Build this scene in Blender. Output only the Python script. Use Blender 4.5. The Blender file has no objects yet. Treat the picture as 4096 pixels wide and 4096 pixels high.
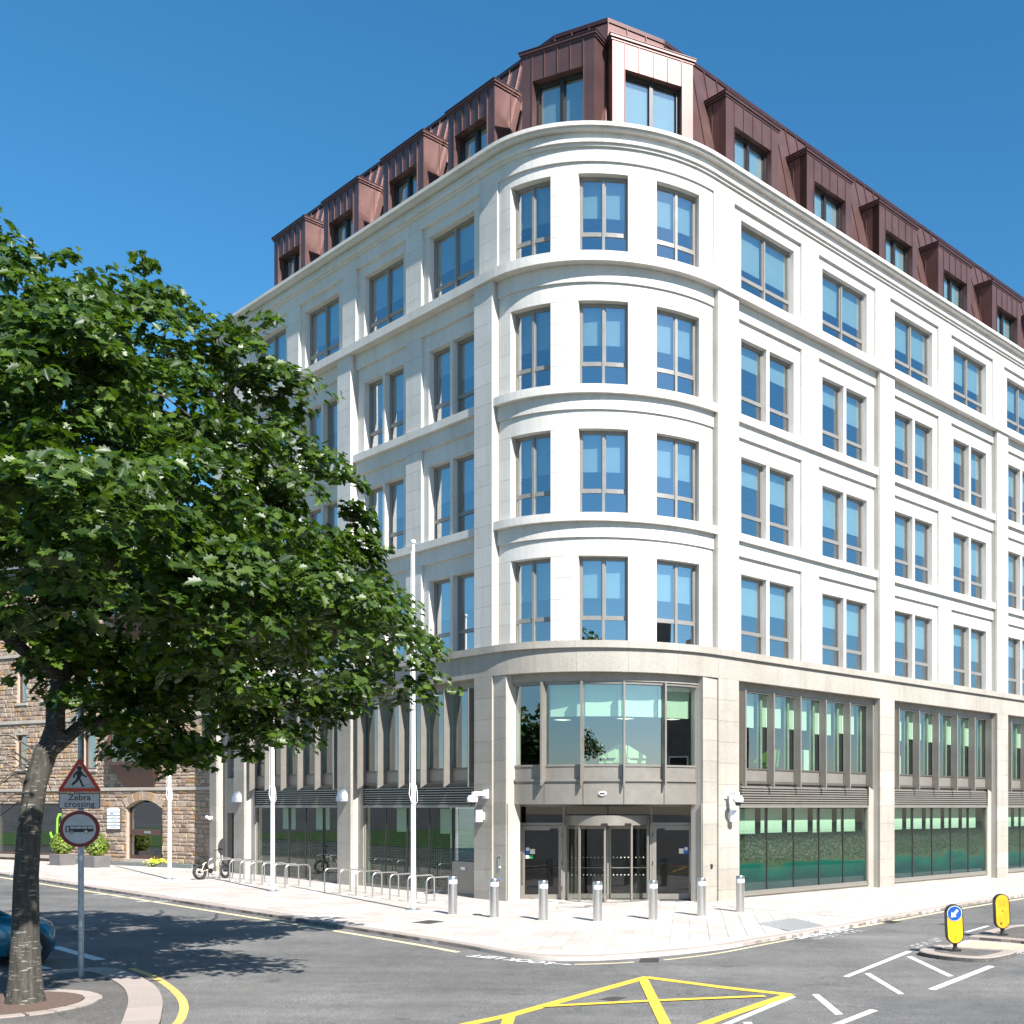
import bpy, bmesh, math, random
import numpy as np
from mathutils import Vector, Matrix
random.seed(7)
scene = bpy.context.scene
col = scene.collection
R_ = math.radians

# ------------------------------------------------------------------ camera
cam_d = bpy.data.cameras.new('camera')
cam = bpy.data.objects.new('camera', cam_d)
col.objects.link(cam)
cam.location = (0, 0, 3.0)                      # raised tripod, lens level (shift lens)
cam.rotation_euler = (R_(90), 0, 0)
cam_d.sensor_width = 36.0
cam_d.lens = 39.155
cam_d.shift_x = -0.25
cam_d.shift_y = 0.2883
cam_d.clip_end = 3000
scene.camera = cam

# ------------------------------------------------------------------ sky + sun
SUN_EL = R_(43.0)
SUN_AZ = (0.640, -0.768)                        # horizontal direction towards the sun
world = bpy.data.worlds.new('World')
scene.world = world
world.use_nodes = True
wn = world.node_tree.nodes; wl = world.node_tree.links
bg = wn['Background']
sky = wn.new('ShaderNodeTexSky')
sky.sky_type = 'NISHITA'
sky.sun_disc = False
sky.sun_elevation = SUN_EL
sky.sun_rotation = math.atan2(SUN_AZ[0], SUN_AZ[1])
sky.altitude = 10
sky.air_density = 1.0
sky.dust_density = 0.3
sky.ozone_density = 6.0
hsv = wn.new('ShaderNodeHueSaturation')         # deep clear-air blue, the same all over the sky
hsv.inputs['Hue'].default_value = 0.488
hsv.inputs['Saturation'].default_value = 1.20
wl.new(sky.outputs['Color'], hsv.inputs['Color'])
wl.new(hsv.outputs['Color'], bg.inputs['Color'])
bg.inputs['Strength'].default_value = 0.079
sun_d = bpy.data.lights.new('sun', 'SUN')
sun_d.energy = 5.0
sun_d.angle = R_(0.5)
sun_d.color = (1.0, 0.965, 0.92)
sun = bpy.data.objects.new('sun', sun_d)
col.objects.link(sun)
sv = Vector((SUN_AZ[0]*math.cos(SUN_EL), SUN_AZ[1]*math.cos(SUN_EL), math.sin(SUN_EL)))
sun.rotation_euler = sv.to_track_quat('Z', 'Y').to_euler()
sun.location = sv*60
scene.view_settings.view_transform = 'Standard'
scene.view_settings.look = 'None'
scene.view_settings.gamma = 1.0
scene.view_settings.use_curve_mapping = False
scene.view_settings.exposure = 1.22

# ------------------------------------------------------------------ materials
M = {}
def _new(name):
    m = bpy.data.materials.new(name); m.use_nodes = True
    nt = m.node_tree
    return m, nt, nt.nodes['Principled BSDF']
def rgba(c): return (c[0], c[1], c[2], 1.0)
def _coords(nt, kind):
    if kind == 'pos':
        return nt.nodes.new('ShaderNodeNewGeometry').outputs['Position']
    return nt.nodes.new('ShaderNodeTexCoord').outputs['Object']
def _noise(nt, co, scale, detail=4, rough=.55):
    n = nt.nodes.new('ShaderNodeTexNoise')
    n.inputs['Scale'].default_value = scale; n.inputs['Detail'].default_value = detail
    n.inputs['Roughness'].default_value = rough
    nt.links.new(co, n.inputs['Vector'])
    return n.outputs['Fac']
def _ramp(nt, fac, stops):
    r = nt.nodes.new('ShaderNodeValToRGB')
    el = r.color_ramp.elements
    while len(el) < len(stops): el.new(.5)
    for e, (p, c) in zip(el, stops): e.position = p; e.color = rgba(c) if len(c) == 3 else c
    nt.links.new(fac, r.inputs['Fac'])
    return r.outputs['Color']
def _mix(nt, fac, a, b, mode='MIX'):
    n = nt.nodes.new('ShaderNodeMix'); n.data_type = 'RGBA'; n.blend_type = mode
    for sock, v in ((n.inputs[0], fac), (n.inputs[6], a), (n.inputs[7], b)):
        if isinstance(v, (int, float)): sock.default_value = v
        elif isinstance(v, (tuple, list)): sock.default_value = rgba(v)
        else: nt.links.new(v, sock)
    return n.outputs[2]
def _math(nt, op, a, b=None):
    n = nt.nodes.new('ShaderNodeMath'); n.operation = op
    for i, v in enumerate((a, b)):
        if v is None: continue
        if isinstance(v, (int, float)): n.inputs[i].default_value = v
        else: nt.links.new(v, n.inputs[i])
    return n.outputs[0]
def _bump(nt, bsdf, h, strength, dist):
    b = nt.nodes.new('ShaderNodeBump'); b.inputs['Strength'].default_value = strength
    b.inputs['Distance'].default_value = dist
    nt.links.new(h, b.inputs['Height']); nt.links.new(b.outputs['Normal'], bsdf.inputs['Normal'])
def plain(name, c, rough=.5, metal=0.0, var=.12, scale=3.0, spec=.5):
    m, nt, b = _new(name)
    co = _coords(nt, 'pos')
    f = _noise(nt, co, scale, 5)
    lo = tuple(x*(1-var) for x in c); hi = tuple(min(1, x*(1+var)) for x in c)
    nt.links.new(_ramp(nt, f, [(.3, lo), (.7, hi)]), b.inputs['Base Color'])
    rr = nt.nodes.new('ShaderNodeMapRange'); rr.inputs[3].default_value = max(.02, rough-.08); rr.inputs[4].default_value = min(1, rough+.08)
    nt.links.new(f, rr.inputs[0]); nt.links.new(rr.outputs[0], b.inputs['Roughness'])
    b.inputs['Metallic'].default_value = metal
    b.inputs['Specular IOR Level'].default_value = spec
    M[name] = m
    return m
def granite(name, c, speck=.35, vary=.10, stain=.12, rough=.8, fine=55.0, streak=.10):
    """speckled granite; every separate block gets a slightly different tone"""
    m, nt, b = _new(name)
    co = _coords(nt, 'pos')
    big = _noise(nt, co, .55, 5, .6)
    mid = _noise(nt, co, 14, 4)
    spk = _noise(nt, co, fine, 2, .7)
    oi = nt.nodes.new('ShaderNodeObjectInfo')
    base = _ramp(nt, spk, [(.32, tuple(x*(1-speck) for x in c)), (.5, c), (.72, tuple(min(1, x*(1+speck*.4)) for x in c))])
    tone = _ramp(nt, oi.outputs['Random'], [(0, (1-vary, 1-vary*1.05, 1-vary*1.2)), (1, (1+vary*.5, 1+vary*.45, 1+vary*.35))])
    x = _mix(nt, 1.0, base, tone, 'MULTIPLY')
    st = _ramp(nt, big, [(.35, (1-stain, 1-stain*1.1, 1-stain*1.3)), (.65, (1, 1, 1))])
    x = _mix(nt, 1.0, x, st, 'MULTIPLY')
    mp = nt.nodes.new('ShaderNodeMapping'); mp.inputs['Scale'].default_value = (3.2, 3.2, .22); nt.links.new(co, mp.inputs[0])
    run = _noise(nt, mp.outputs[0], 1.0, 5, .65)
    x = _mix(nt, 1.0, x, _ramp(nt, run, [(.30, (1-streak, 1-streak*1.05, 1-streak*1.15)), (.52, (1, 1, 1))]), 'MULTIPLY')   # rain streaks
    nt.links.new(x, b.inputs['Base Color'])
    b.inputs['Roughness'].default_value = rough
    b.inputs['Specular IOR Level'].default_value = .3
    _bump(nt, b, mid, .25, .01)
    M[name] = m
def glass(name, tint, base, rough=0.0, wav=.02):
    m = bpy.data.materials.new(name); m.use_nodes = True; nt = m.node_tree
    nt.nodes.remove(nt.nodes['Principled BSDF'])
    out = nt.nodes['Material Output']
    tr = nt.nodes.new('ShaderNodeBsdfTransparent'); tr.inputs['Color'].default_value = rgba(tint)
    gl = nt.nodes.new('ShaderNodeBsdfGlossy'); gl.inputs['Roughness'].default_value = rough
    gl.inputs['Color'].default_value = (.96, .98, 1, 1)
    fr = nt.nodes.new('ShaderNodeLayerWeight'); fr.inputs['Blend'].default_value = .5
    fac = _math(nt, 'ADD', _math(nt, 'MULTIPLY', _math(nt, 'POWER', fr.outputs['Facing'], 5), 1-base), base)
    if wav:
        co = _coords(nt, 'pos')
        h = _noise(nt, co, .9, 1)
        bp = nt.nodes.new('ShaderNodeBump'); bp.inputs['Strength'].default_value = wav; bp.inputs['Distance'].default_value = .02
        nt.links.new(h, bp.inputs['Height']); nt.links.new(bp.outputs['Normal'], gl.inputs['Normal'])
    mx = nt.nodes.new('ShaderNodeMixShader')
    nt.links.new(fac, mx.inputs[0]); nt.links.new(tr.outputs[0], mx.inputs[1]); nt.links.new(gl.outputs[0], mx.inputs[2])
    nt.links.new(mx.outputs[0], out.inputs['Surface'])
    M[name] = m

granite('pale_granite', (.61, .592, .56), speck=.18, vary=.05, stain=.10)
granite('warm_granite', (.385, .362, .322), speck=.42, vary=.12, stain=.16)
granite('joint', (.42, .40, .36), speck=.1, vary=0)
granite('slab_pink', (.50, .458, .43), speck=.12, vary=.14, stain=.16, fine=30)
granite('kerb_granite', (.36, .31, .28), speck=.25, vary=.10, stain=.12, streak=.0)
plain('zinc_brown', (.125, .068, .062), rough=.40, metal=.50, var=.10, scale=1.3)
plain('zinc_dark', (.055, .026, .026), rough=.45, metal=.5)
plain('bronze', (.245, .225, .197), rough=.38, metal=.35, var=.06)
plain('bronze_dark', (.13, .115, .10), rough=.4, metal=.35, var=.06)
plain('frame_grey', (.25, .237, .215), rough=.4, metal=.3, var=.05)
plain('dark_frame', (.03, .027, .026), rough=.4, metal=.3)
plain('blind', (.74, .78, .70), rough=.9, var=.03)
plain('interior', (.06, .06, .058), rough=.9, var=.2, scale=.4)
plain('carpet', (.07, .075, .08), rough=.95)
plain('ceiling_white', (.55, .56, .54), rough=.9)
plain('steel', (.60, .59, .57), rough=.30, metal=.95, var=.02, scale=1.2)
plain('white_paint', (.80, .80, .79), rough=.35, var=.02)
plain('plastic_white', (.78, .79, .80), rough=.35, var=.02)
plain('black', (.015, .015, .016), rough=.45)
plain('rubber', (.022, .022, .022), rough=.8)
plain('galvanised', (.34, .37, .40), rough=.45, metal=.7, var=.2, scale=12)
plain('chair_green', (.25, .50, .06), rough=.8)
plain('chair_pale', (.62, .70, .50), rough=.8)
plain('timber', (.45, .33, .17), rough=.6)
glass('window_glass', (.46, .57, .60), .40)
glass('shop_glass', (.54, .68, .58), .09, wav=.03)
glass('first_floor_glass', (.62, .77, .66), .26, wav=.03)
glass('door_glass', (.60, .66, .62), .06)
glass('house_glass', (.35, .40, .42), .22)

# ------------------------------------------------------------------ mesh helpers
class MB:
    def __init__(s): s.v = []; s.f = []
    def _add(s, vs, fs):
        n = len(s.v); s.v += [tuple(p) for p in vs]; s.f += [tuple(i+n for i in f) for f in fs]
    def hexa(s, a, b):
        """bottom ring a (4 pts ccw from above), top ring b"""
        s._add(list(a)+list(b), [(3, 2, 1, 0), (4, 5, 6, 7), (0, 1, 5, 4), (1, 2, 6, 5), (2, 3, 7, 6), (3, 0, 4, 7)])
        return s
    def box(s, x0, x1, y0, y1, z0, z1):
        return s.hexa([(x0, y0, z0), (x1, y0, z0), (x1, y1, z0), (x0, y1, z0)], [(x0, y0, z1), (x1, y0, z1), (x1, y1, z1), (x0, y1, z1)])
    def prism(s, poly, z0, z1, axis='z'):
        n = len(poly)
        def P(p, z):
            return (p[0], p[1], z) if axis == 'z' else ((p[0], z, p[1]) if axis == 'y' else (z, p[0], p[1]))
        vs = [P(p, z0) for p in poly]+[P(p, z1) for p in poly]
        fs = [tuple(range(n))[::-1], tuple(range(n, 2*n))]+[(i, (i+1) % n, n+(i+1) % n, n+i) for i in range(n)]
        s._add(vs, fs); return s
    def loft(s, rings, cap=True, closed=True):
        n = len(rings[0]); vs = [p for r in rings for p in r]; fs = []
        for k in range(len(rings)-1):
            for i in range(n if closed else n-1):
                j = (i+1) % n
                fs.append((k*n+i, k*n+j, (k+1)*n+j, (k+1)*n+i))
        if cap: fs += [tuple(range(n))[::-1], tuple(range((len(rings)-1)*n, len(rings)*n))]
        s._add(vs, fs); return s
    def tube(s, pts, r, n=8, cap=True):
        pts = [Vector(p) for p in pts]
        rad = r if isinstance(r, (list, tuple)) else [r]*len(pts)
        rings = []; prev = None
        for i, p in enumerate(pts):
            t = (pts[min(i+1, len(pts)-1)]-pts[max(i-1, 0)]).normalized()
            if prev is None:
                a = t.orthogonal().normalized()
            else:
                a = (prev-t*prev.dot(t)).normalized()
            prev = a; b = t.cross(a)
            rings.append([p+(a*math.cos(2*math.pi*k/n)+b*math.sin(2*math.pi*k/n))*rad[i] for k in range(n)])
        return s.loft(rings, cap)
    def lathe(s, prof, n=20, at=(0, 0, 0)):
        return s.loft([[(at[0]+r*math.cos(2*math.pi*k/n), at[1]+r*math.sin(2*math.pi*k/n), at[2]+z) for k in range(n)] for r, z in prof])
    def arcbox(s, t0, t1, r0, r1, z0, z1, n, c=(0, 0)):
        """ring sector, radii r0 > r1, angles in degrees measured from the -x axis towards the -y axis"""
        rings = []
        for k in range(n+1):
            t = R_(t0+(t1-t0)*k/n); cx, sx = math.cos(t), math.sin(t)
            rings.append([(c[0]-r0*cx, c[1]-r0*sx, z0), (c[0]-r1*cx, c[1]-r1*sx, z0), (c[0]-r1*cx, c[1]-r1*sx, z1), (c[0]-r0*cx, c[1]-r0*sx, z1)])
        return s.loft(rings)
    def mesh(s, name, mat, smooth=False):
        me = bpy.data.meshes.new(name); me.from_pydata(s.v, [], s.f); me.update()
        bm = bmesh.new(); bm.from_mesh(me); bmesh.ops.recalc_face_normals(bm, faces=bm.faces); bm.to_mesh(me); bm.free()
        if mat: me.materials.append(M[mat] if isinstance(mat, str) else mat)
        if smooth:
            me.polygons.foreach_set('use_smooth', [True]*len(me.polygons))
            try: me.set_sharp_from_angle(angle=R_(40))
            except Exception: pass
        return me
    def build(s, name, mat, parent=None, mw=None, smooth=False):
        return obj(name, s.mesh(name, mat, smooth), parent, mw)
def obj(name, me, parent=None, mw=None):
    o = bpy.data.objects.new(name, me); col.objects.link(o)
    if parent is not None: o.parent = parent
    if mw is not None: o.matrix_local = mw
    return o
def thing(name, label, cat, mw=None, group=None):
    o = bpy.data.objects.new(name, None); o.empty_display_size = .2; col.objects.link(o)
    if mw is not None: o.matrix_world = mw
    return tag(o, label, cat, group)
def tag(o, label, cat, group=None):
    o['label'] = label; o['category'] = cat
    if group: o['group'] = group
    return o
def struct(o): o['kind'] = 'structure'; return o
def bx(name, mat, parent, x0, x1, y0, y1, z0, z1, mw=None): return MB().box(x0, x1, y0, y1, z0, z1).build(name, mat, parent, mw)
_text = {}
def text_mesh(s, size, ext=.0, align='CENTER', bold=.0):
    c = bpy.data.curves.new('lettering', 'FONT'); c.body = s; c.size = size; c.extrude = ext; c.align_x = align; c.align_y = 'CENTER'; c.offset = bold
    t = bpy.data.objects.new('lettering', c); col.objects.link(t)
    dg = bpy.context.evaluated_depsgraph_get()
    me = bpy.data.meshes.new_from_object(t.evaluated_get(dg))
    bpy.data.objects.remove(t); bpy.data.curves.remove(c)
    return me
def text_obj(s, size, mat, parent, mw, ext=.0, align='CENTER', bold=.0, name='lettering'):
    me = text_mesh(s, size, ext, align, bold); me.materials.clear(); me.materials.append(M[mat])
    return obj(name, me, parent, mw)
T = Matrix.Translation
def RZ(a): return Matrix.Rotation(a, 4, 'Z')
def RX(a): return Matrix.Rotation(a, 4, 'X')
def RY(a): return Matrix.Rotation(a, 4, 'Y')
TILT = 0.0095                                    # the streets fall gently to the right
def gz(x): return -TILT*(x+1.5)
def on_ground(x, y, rz=0, dz=0): return T((x, y, gz(x)+dz)) @ RZ(rz)
def flat_ground(x, y, rz=0, dz=0): return T((x, y, gz(x)+dz)) @ RY(TILT) @ RZ(rz)
ROAD = -0.09

# building frame: u runs along the right-hand street, v along the left-hand street
CX, CY = -4.895, 31.827
E1 = Vector((.6556, .7551, 0)); E2 = Vector((-.7551, .6556, 0))
PHI = math.atan2(.7551, .6556)
def UV(u, v, z=0.0): return (CX+u*E1.x+v*E2.x, CY+u*E1.y+v*E2.y, z)
# ================================================================== OFFICE BUILDING
AR, BR, BL, PW = 5.05, 8.92, 8.76, .97
RP = [5.05+BR*k for k in range(4)]               # pillar starts along the right-hand street
LP = [5.05+BL*k for k in range(3)]               # and along the left-hand street
REND, LEND = 32.78, 25.95
office = thing('office_building', 'pale granite six-storey office block with rounded corner and brown metal mansard roof', 'office building', T((CX, CY, 0)) @ RZ(PHI))
def fb(mb, fac, s0, s1, d0, d1, z0, z1, n=None):
    if fac == 'R': mb.box(s0, s1, d0, d1, z0, z1)
    elif fac == 'L': mb.box(d0, d1, s0, s1, z0, z1)
    else: mb.arcbox(s0, s1, AR-d0, AR-d1, z0, z1, n or max(1, round(abs(s1-s0)/3)), (AR, AR))
    return mb
def place(fac, s, d=0.0, z=0.0):
    if fac == 'R': return T((s, d, z))
    if fac == 'L': return T((d, s, z)) @ RZ(R_(-90))
    t = R_(s)
    return T((AR-(AR-d)*math.cos(t), AR-(AR-d)*math.sin(t), z)) @ RZ(t-R_(90))
_cache = {}
def cached(key, fn):
    if key not in _cache: _cache[key] = fn()
    return _cache[key]
core = MB()
def block(fac, s0, s1, d0, z0, z1, mat, g=.0035):
    """one ashlar block as its own object, joints left open"""
    h = z1-z0
    if fac == 'A':
        w = s1-s0
        me = cached(('blkA', round(w, 2), round(d0, 2), round(h, 3), mat), lambda: MB().arcbox(-w/2+g*8, w/2-g*8, AR-d0, AR-d0-.1, g, h-g, 4).mesh('stone_block', mat))
        return obj('stone_block', me, office, T((AR, AR, z0)) @ RZ(R_((s0+s1)/2)))
    w = s1-s0
    me = cached(('blk', round(w, 3), round(h, 3), mat), lambda: MB().box(-w/2+g, w/2-g, 0, .1, g, h-g).mesh('stone_block', mat))
    return obj('stone_block', me, office, place(fac, (s0+s1)/2, d0, z0))
def pier(fac, s0, s1, d0, d1, z0, z1, mat, n):
    """a one-block-wide pier of n courses on a recessed core"""
    fb(core, fac, s0+.006 if fac != 'A' else s0+.08, s1-.006 if fac != 'A' else s1-.08, d0+.014, d1, z0, z1)
    h = (z1-z0)/n
    for k in range(n): block(fac, s0, s1, d0, z0+k*h, z0+(k+1)*h, mat)
def course(mb, fac, s0, s1, d0, d1, z0, z1, ln, g=.003):
    """a run of joined blocks, each with its own open joint"""
    if fac == 'A': ln = ln/AR*57.3; g = g*11
    n = max(1, round((s1-s0)/ln)); w = (s1-s0)/n
    for k in range(n): fb(mb, fac, s0+k*w+g, s0+(k+1)*w-g, d0, d1, z0, z1)
SPAN = {'R': (AR, REND), 'L': (AR, LEND), 'A': (0, 90)}

OB = [8.08, 12.00, 15.92, 19.92]; OT = [10.72, 14.62, 18.55, 22.45]; ST = [11.28, 15.20, 19.10, 22.80]
LG = [(7.86, 8.08), (11.75, 12.0), (15.66, 15.92), (19.62, 19.92)]
V1, V2 = .20, .30

# ---- ground and first floor pillars
for fac, P in (('R', RP), ('L', LP)):
    for p in P: pier(fac, p, p+PW, 0, .5, -.35, 7.14, 'warm_granite', 11)
pier('L', 25.26, 25.95, 0, .5, -.35, 7.14, 'warm_granite', 11)
pier('L', 4.40, 5.05, .06, .6, -.2, 7.14, 'warm_granite', 11)
pier('R', 4.40, 5.05, .06, .6, -.2, 7.14, 'warm_granite', 11)

# ---- fascia band, ledges, cornice (joined runs with open joints)
for name, mat, runs in (
    ('fascia', 'warm_granite', [(0, .55, 7.14, 7.86, 1.45)]),
    ('band_course', 'warm_granite', [(-.10, .62, 7.862, 8.08, 1.45)]),
    ('sill_course', 'pale_granite', [(-.10, .62, LG[3][0], LG[3][1], 1.45)]),
    ('frieze', 'pale_granite', [(V1, .62, 22.80, 23.22, 1.5)]),
    ('cornice', 'pale_granite', [(.13, .62, 23.222, 23.31, 2.2), (.06, .62, 23.312, 23.41, 2.2), (.12, .62, 23.412, 23.62, 2.2), (-.06, .9, 23.622, 23.70, 2.2), (-.14, .9, 23.702, 23.82, 2.2)])):
    for fac in 'RAL':
        mb = MB()
        s0, s1 = SPAN[fac]
        for d0, d1, z0, z1, ln in runs:
            course(mb, fac, s0, s1, d0, d1, z0, z1, ln, .003)
            fb(core, fac, s0, s1, d0+.015, d1-.01, z0+.004, z1-.004)
        mb.build(name, mat, office)
# gutter floor behind the cornice
mb = MB(); mb.prism([(AR, .5), (REND, .5), (REND, 3), (3, 3), (3, LEND), (.5, LEND), (.5, AR)]+[(AR-4.55*math.cos(R_(t)), AR-4.55*math.sin(R_(t))) for t in range(10, 90, 10)], 23.5, 23.74)
mb.build('gutter', 'zinc_dark', office)

# ---- windows
def window(fac, s0, s1, z0, z1, lights, tz, blind):
    h = z1-z0; fw = .055
    if fac != 'A':
        w = s1-s0
        def frame():
            m = MB(); a, b = .50, .575
            m.box(-w/2, -w/2+fw, a, b, 0, h).box(w/2-fw, w/2, a, b, 0, h).box(-w/2+fw, w/2-fw, a, b, 0, fw*.8).box(-w/2+fw, w/2-fw, a, b, h-fw*1.3, h)
            m.box(-w/2+fw, w/2-fw, a+.002, b, tz-.045, tz+.045)
            for k in range(1, lights):
                x = -w/2+w*k/lights; m.box(x-.04, x+.04, a-.03, b, fw*.8, h-fw*1.3)
            for k in range(lights):                # opening sash of every upper light
                x0 = -w/2+w*k/lights+(fw if k == 0 else .04); x1 = -w/2+w*(k+1)/lights-(fw if k == lights-1 else .04)
                c = .035; q = a+.012
                m.box(x0, x0+c, q, b-.01, tz+.045, h-fw*1.3).box(x1-c, x1, q, b-.01, tz+.045, h-fw*1.3).box(x0+c, x1-c, q, b-.01, tz+.045, tz+.045+c).box(x0+c, x1-c, q, b-.01, h-fw*1.3-c, h-fw*1.3)
            return m.mesh('window', 'frame_grey')
        o = obj('window', cached(('win', round(w, 2), round(h, 2), lights, tz), frame), office, place(fac, (s0+s1)/2, 0, z0))
        lw = w/lights
        for k in range(lights):
            x = -w/2+lw*(k+.5)
            for (a, b) in ((fw*.5, tz), (tz, h-fw)):
                me = cached(('pane', round(lw, 2), round(b-a, 2)), lambda: _pane(lw-.05, b-a-.03, 'window_glass'))
                obj('pane', me, o, T((x, .545+random.uniform(-.002, .002), (a+b)/2)) @ RZ(random.uniform(-.004, .004)) @ RX(random.uniform(-.004, .004)))
            bl = cached(('bl', round(lw, 2)), lambda: MB().box(-lw/2+.05, lw/2-.05, 0, .006, -1, 0).mesh('blind', 'blind'))
            obj('blind', bl, o, T((x, .66, h-.02)) @ Matrix.Diagonal((1, 1, h*blind, 1)))
    else:
        c = (AR, AR)
        g = 57.3/AR
        m = MB(); a, b = AR-.48, AR-.56
        m.arcbox(s0, s0+fw*g, a, b, 0, h, 1, c).arcbox(s1-fw*g, s1, a, b, 0, h, 1, c).arcbox(s0+fw*g, s1-fw*g, a, b, 0, fw*.8, 5, c).arcbox(s0+fw*g, s1-fw*g, a, b, h-fw*1.4, h, 5, c).arcbox(s0+fw*g, s1-fw*g, a-.002, b, tz-.05, tz+.05, 5, c)
        sm = (s0+s1)/2
        m.arcbox(sm-.045*g, sm+.045*g, a+.03, b, fw*.8, h-fw*1.4, 1, c)
        for (p, q) in ((s0+fw*g, sm-.045*g), (sm+.045*g, s1-fw*g)):
            e = .035*g
            m.arcbox(p, p+e, a-.012, b, tz+.05, h-fw*1.4, 1, c).arcbox(q-e, q, a-.012, b, tz+.05, h-fw*1.4, 1, c).arcbox(p+e, q-e, a-.012, b, tz+.05, tz+.05+.035, 3, c).arcbox(p+e, q-e, a-.012, b, h-fw*1.4-.035, h-fw*1.4, 3, c)
        o = m.build('window', 'frame_grey', office, T((0, 0, z0)))
        for (p, q) in ((s0, sm), (sm, s1)):
            mid = R_((p+q)/2); lw = AR*R_(q-p)*.88; r = AR-.52
            for (za, zb) in ((fw*.5, tz), (tz, h-fw)):
                obj('pane', _pane(lw, zb-za-.03, 'window_glass'), o, T((AR-r*math.cos(mid), AR-r*math.sin(mid), (za+zb)/2)) @ RZ(mid-R_(90)))
            r = AR-.68
            obj('blind', MB().box(-lw/2+.04, lw/2-.04, 0, .006, -h*blind, 0).mesh('blind', 'blind'), o, T((AR-r*math.cos(mid), AR-r*math.sin(mid), h-.02)) @ RZ(mid-R_(90)))
    return o
def _pane(w, h, mat):
    me = bpy.data.meshes.new('pane')
    me.from_pydata([(-w/2, 0, -h/2), (w/2, 0, -h/2), (w/2, 0, h/2), (-w/2, 0, h/2)], [], [(0, 1, 2, 3)])
    me.materials.append(M[mat]); return me

def surround(fac, a0, a1, o0, o1, r):
    """recessed granite panel round one window opening, and its windows"""
    mb = MB()
    z0, zt, zs = OB[r], OT[r], ST[r]
    e = .002
    fb(mb, fac, a0, o0, V2, .62, z0+e, zt); fb(mb, fac, o1, a1, V2, .62, z0+e, zt)
    course(mb, fac, a0, a1, V2, .62, zt+.006, zs, 1.4, .004)
    fb(mb, fac, a0+.01, a1-.01, V2+.012, .60, zt, zs-.002)
    m = (o0+o1)/2
    if r < 3 and fac != 'A':
        fb(mb, fac, m-.075, m+.075, V2+.01, .60, z0+e, zt+.002)
        for (p, q) in ((o0, m-.075), (m+.075, o1)): window(fac, p, q, z0+.01, zt, 1, .74, random.choice((.46, .46, .47, .5, .42, .55, .3)))
    else:
        window(fac, o0, o1, z0+.01, zt, 2, .74, random.choice((.5, .54, .48)))
    mb.build('window_surround', 'pale_granite', office)
def spandrel(fac, s0, s1, r):
    mb = MB()
    top = LG[r+1][0] if r < 3 else 22.8
    if r < 3:
        course(mb, fac, s0, s1, V1, .62, ST[r]+.003, top-.003, 1.5, .004)
        fb(core, fac, s0+.01, s1-.01, V1+.014, .60, ST[r]+.005, top-.005)
        mb.build('spandrel', 'pale_granite', office)
    if r in (1, 2):
        m2 = MB(); course(m2, fac, s0, s1, .07 if fac != 'A' else .04, .62, LG[r][0], LG[r][1], 1.5, .003)
        m2.build('window_ledge', 'pale_granite', office)
        fb(core, fac, s0+.01, s1-.01, .085, .60, LG[r][0]+.005, LG[r][1]-.005)
for fac, P, B in (('R', RP[:3], BR), ('L', LP[:2], BL)):
    for p in P:
        a, b = p+PW, p+B; mid = (a+b)/2
        for r in range(4):
            spandrel(fac, a, b, r)
            pier(fac, mid-.485, mid+.485, V1, .62, OB[r], ST[r], 'pale_granite', 5)
            surround(fac, a, mid-.485, a+.43, mid-.80, r)
            surround(fac, mid+.485, b, mid+.80, b-.43, r)
for fac, P in (('R', RP), ('L', LP)):
    for p in P:
        pier(fac, p, p+PW, 0, .62, 8.08, 19.62, 'pale_granite', 18)
        pier(fac, p, p+PW, V1, .62, 19.92, 22.8, 'pale_granite', 5)
# last narrow bay at the far end of the left-hand street
mb = MB()
for r in range(4):
    top = LG[r+1][0] if r < 3 else 22.8
    fb(mb, 'L', 23.54, 23.95, V1, .62, OB[r], top); fb(mb, 'L', 25.05, 25.95, V1, .62, OB[r], top); fb(mb, 'L', 23.95, 25.05, V1, .62, OT[r], top)
    window('L', 23.95, 25.05, OB[r]+.01, OT[r], 1, .74, .5)
    if 0 < r < 3: fb(mb, 'L', 23.54, 25.95, .08, .62, LG[r][0], LG[r][1])
mb.build('wall', 'pale_granite', office)
mb = MB()
fb(mb, 'L', 23.54, 23.95, .34, .6, -.3, 7.14); fb(mb, 'L', 24.95, 25.26, .34, .6, -.3, 7.14); fb(mb, 'L', 23.95, 24.95, .34, .6, 2.75, 4.25); fb(mb, 'L', 23.95, 24.95, .34, .6, 6.8, 7.14)
mb.build('wall', 'warm_granite', office)
window('L', 23.95, 24.95, 4.25, 6.8, 1, .4, .3)
o = bx('side_door', 'dark_frame', office, .55, .6, 23.95, 24.95, -.05, 2.75)
obj('pane', _pane(.7, 2.2, 'door_glass'), o, T((.545, 24.45, 1.35)) @ RZ(R_(-90)))
# the far gable end and right-hand end of the block
bx('gable_wall', 'pale_granite', office, .6, 12, LEND-.2, LEND-.002, 0, 23.6)
bx('gable_wall', 'pale_granite', office, REND-.2, REND-.002, .64, 12, 0, 23.6)
# rounded corner, four storeys of three windows
CW = [(6.9, 25.1), (35.9, 54.1), (64.9, 83.1)]
for r in range(4):
    spandrel('A', 0, 90, r)
    z0, zt, zs = OB[r], OT[r], ST[r]
    for s0, s1 in ((0.1, 6.9), (25.1, 35.9), (54.1, 64.9), (83.1, 89.9)):
        pier('A', s0, s1, V2-.04, .62, z0, zt, 'pale_granite', 4)
    mb = MB(); course(mb, 'A', 0.1, 89.9, V2-.04, .62, zt+.004, zs, 1.35, .003)
    fb(mb, 'A', .2, 89.8, V2-.026, .6, zt, zs-.003)
    mb.build('window_surround', 'pale_granite', office)
    for s0, s1 in CW: window('A', s0, s1, z0+.01, zt, 2, .74, .46)
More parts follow.
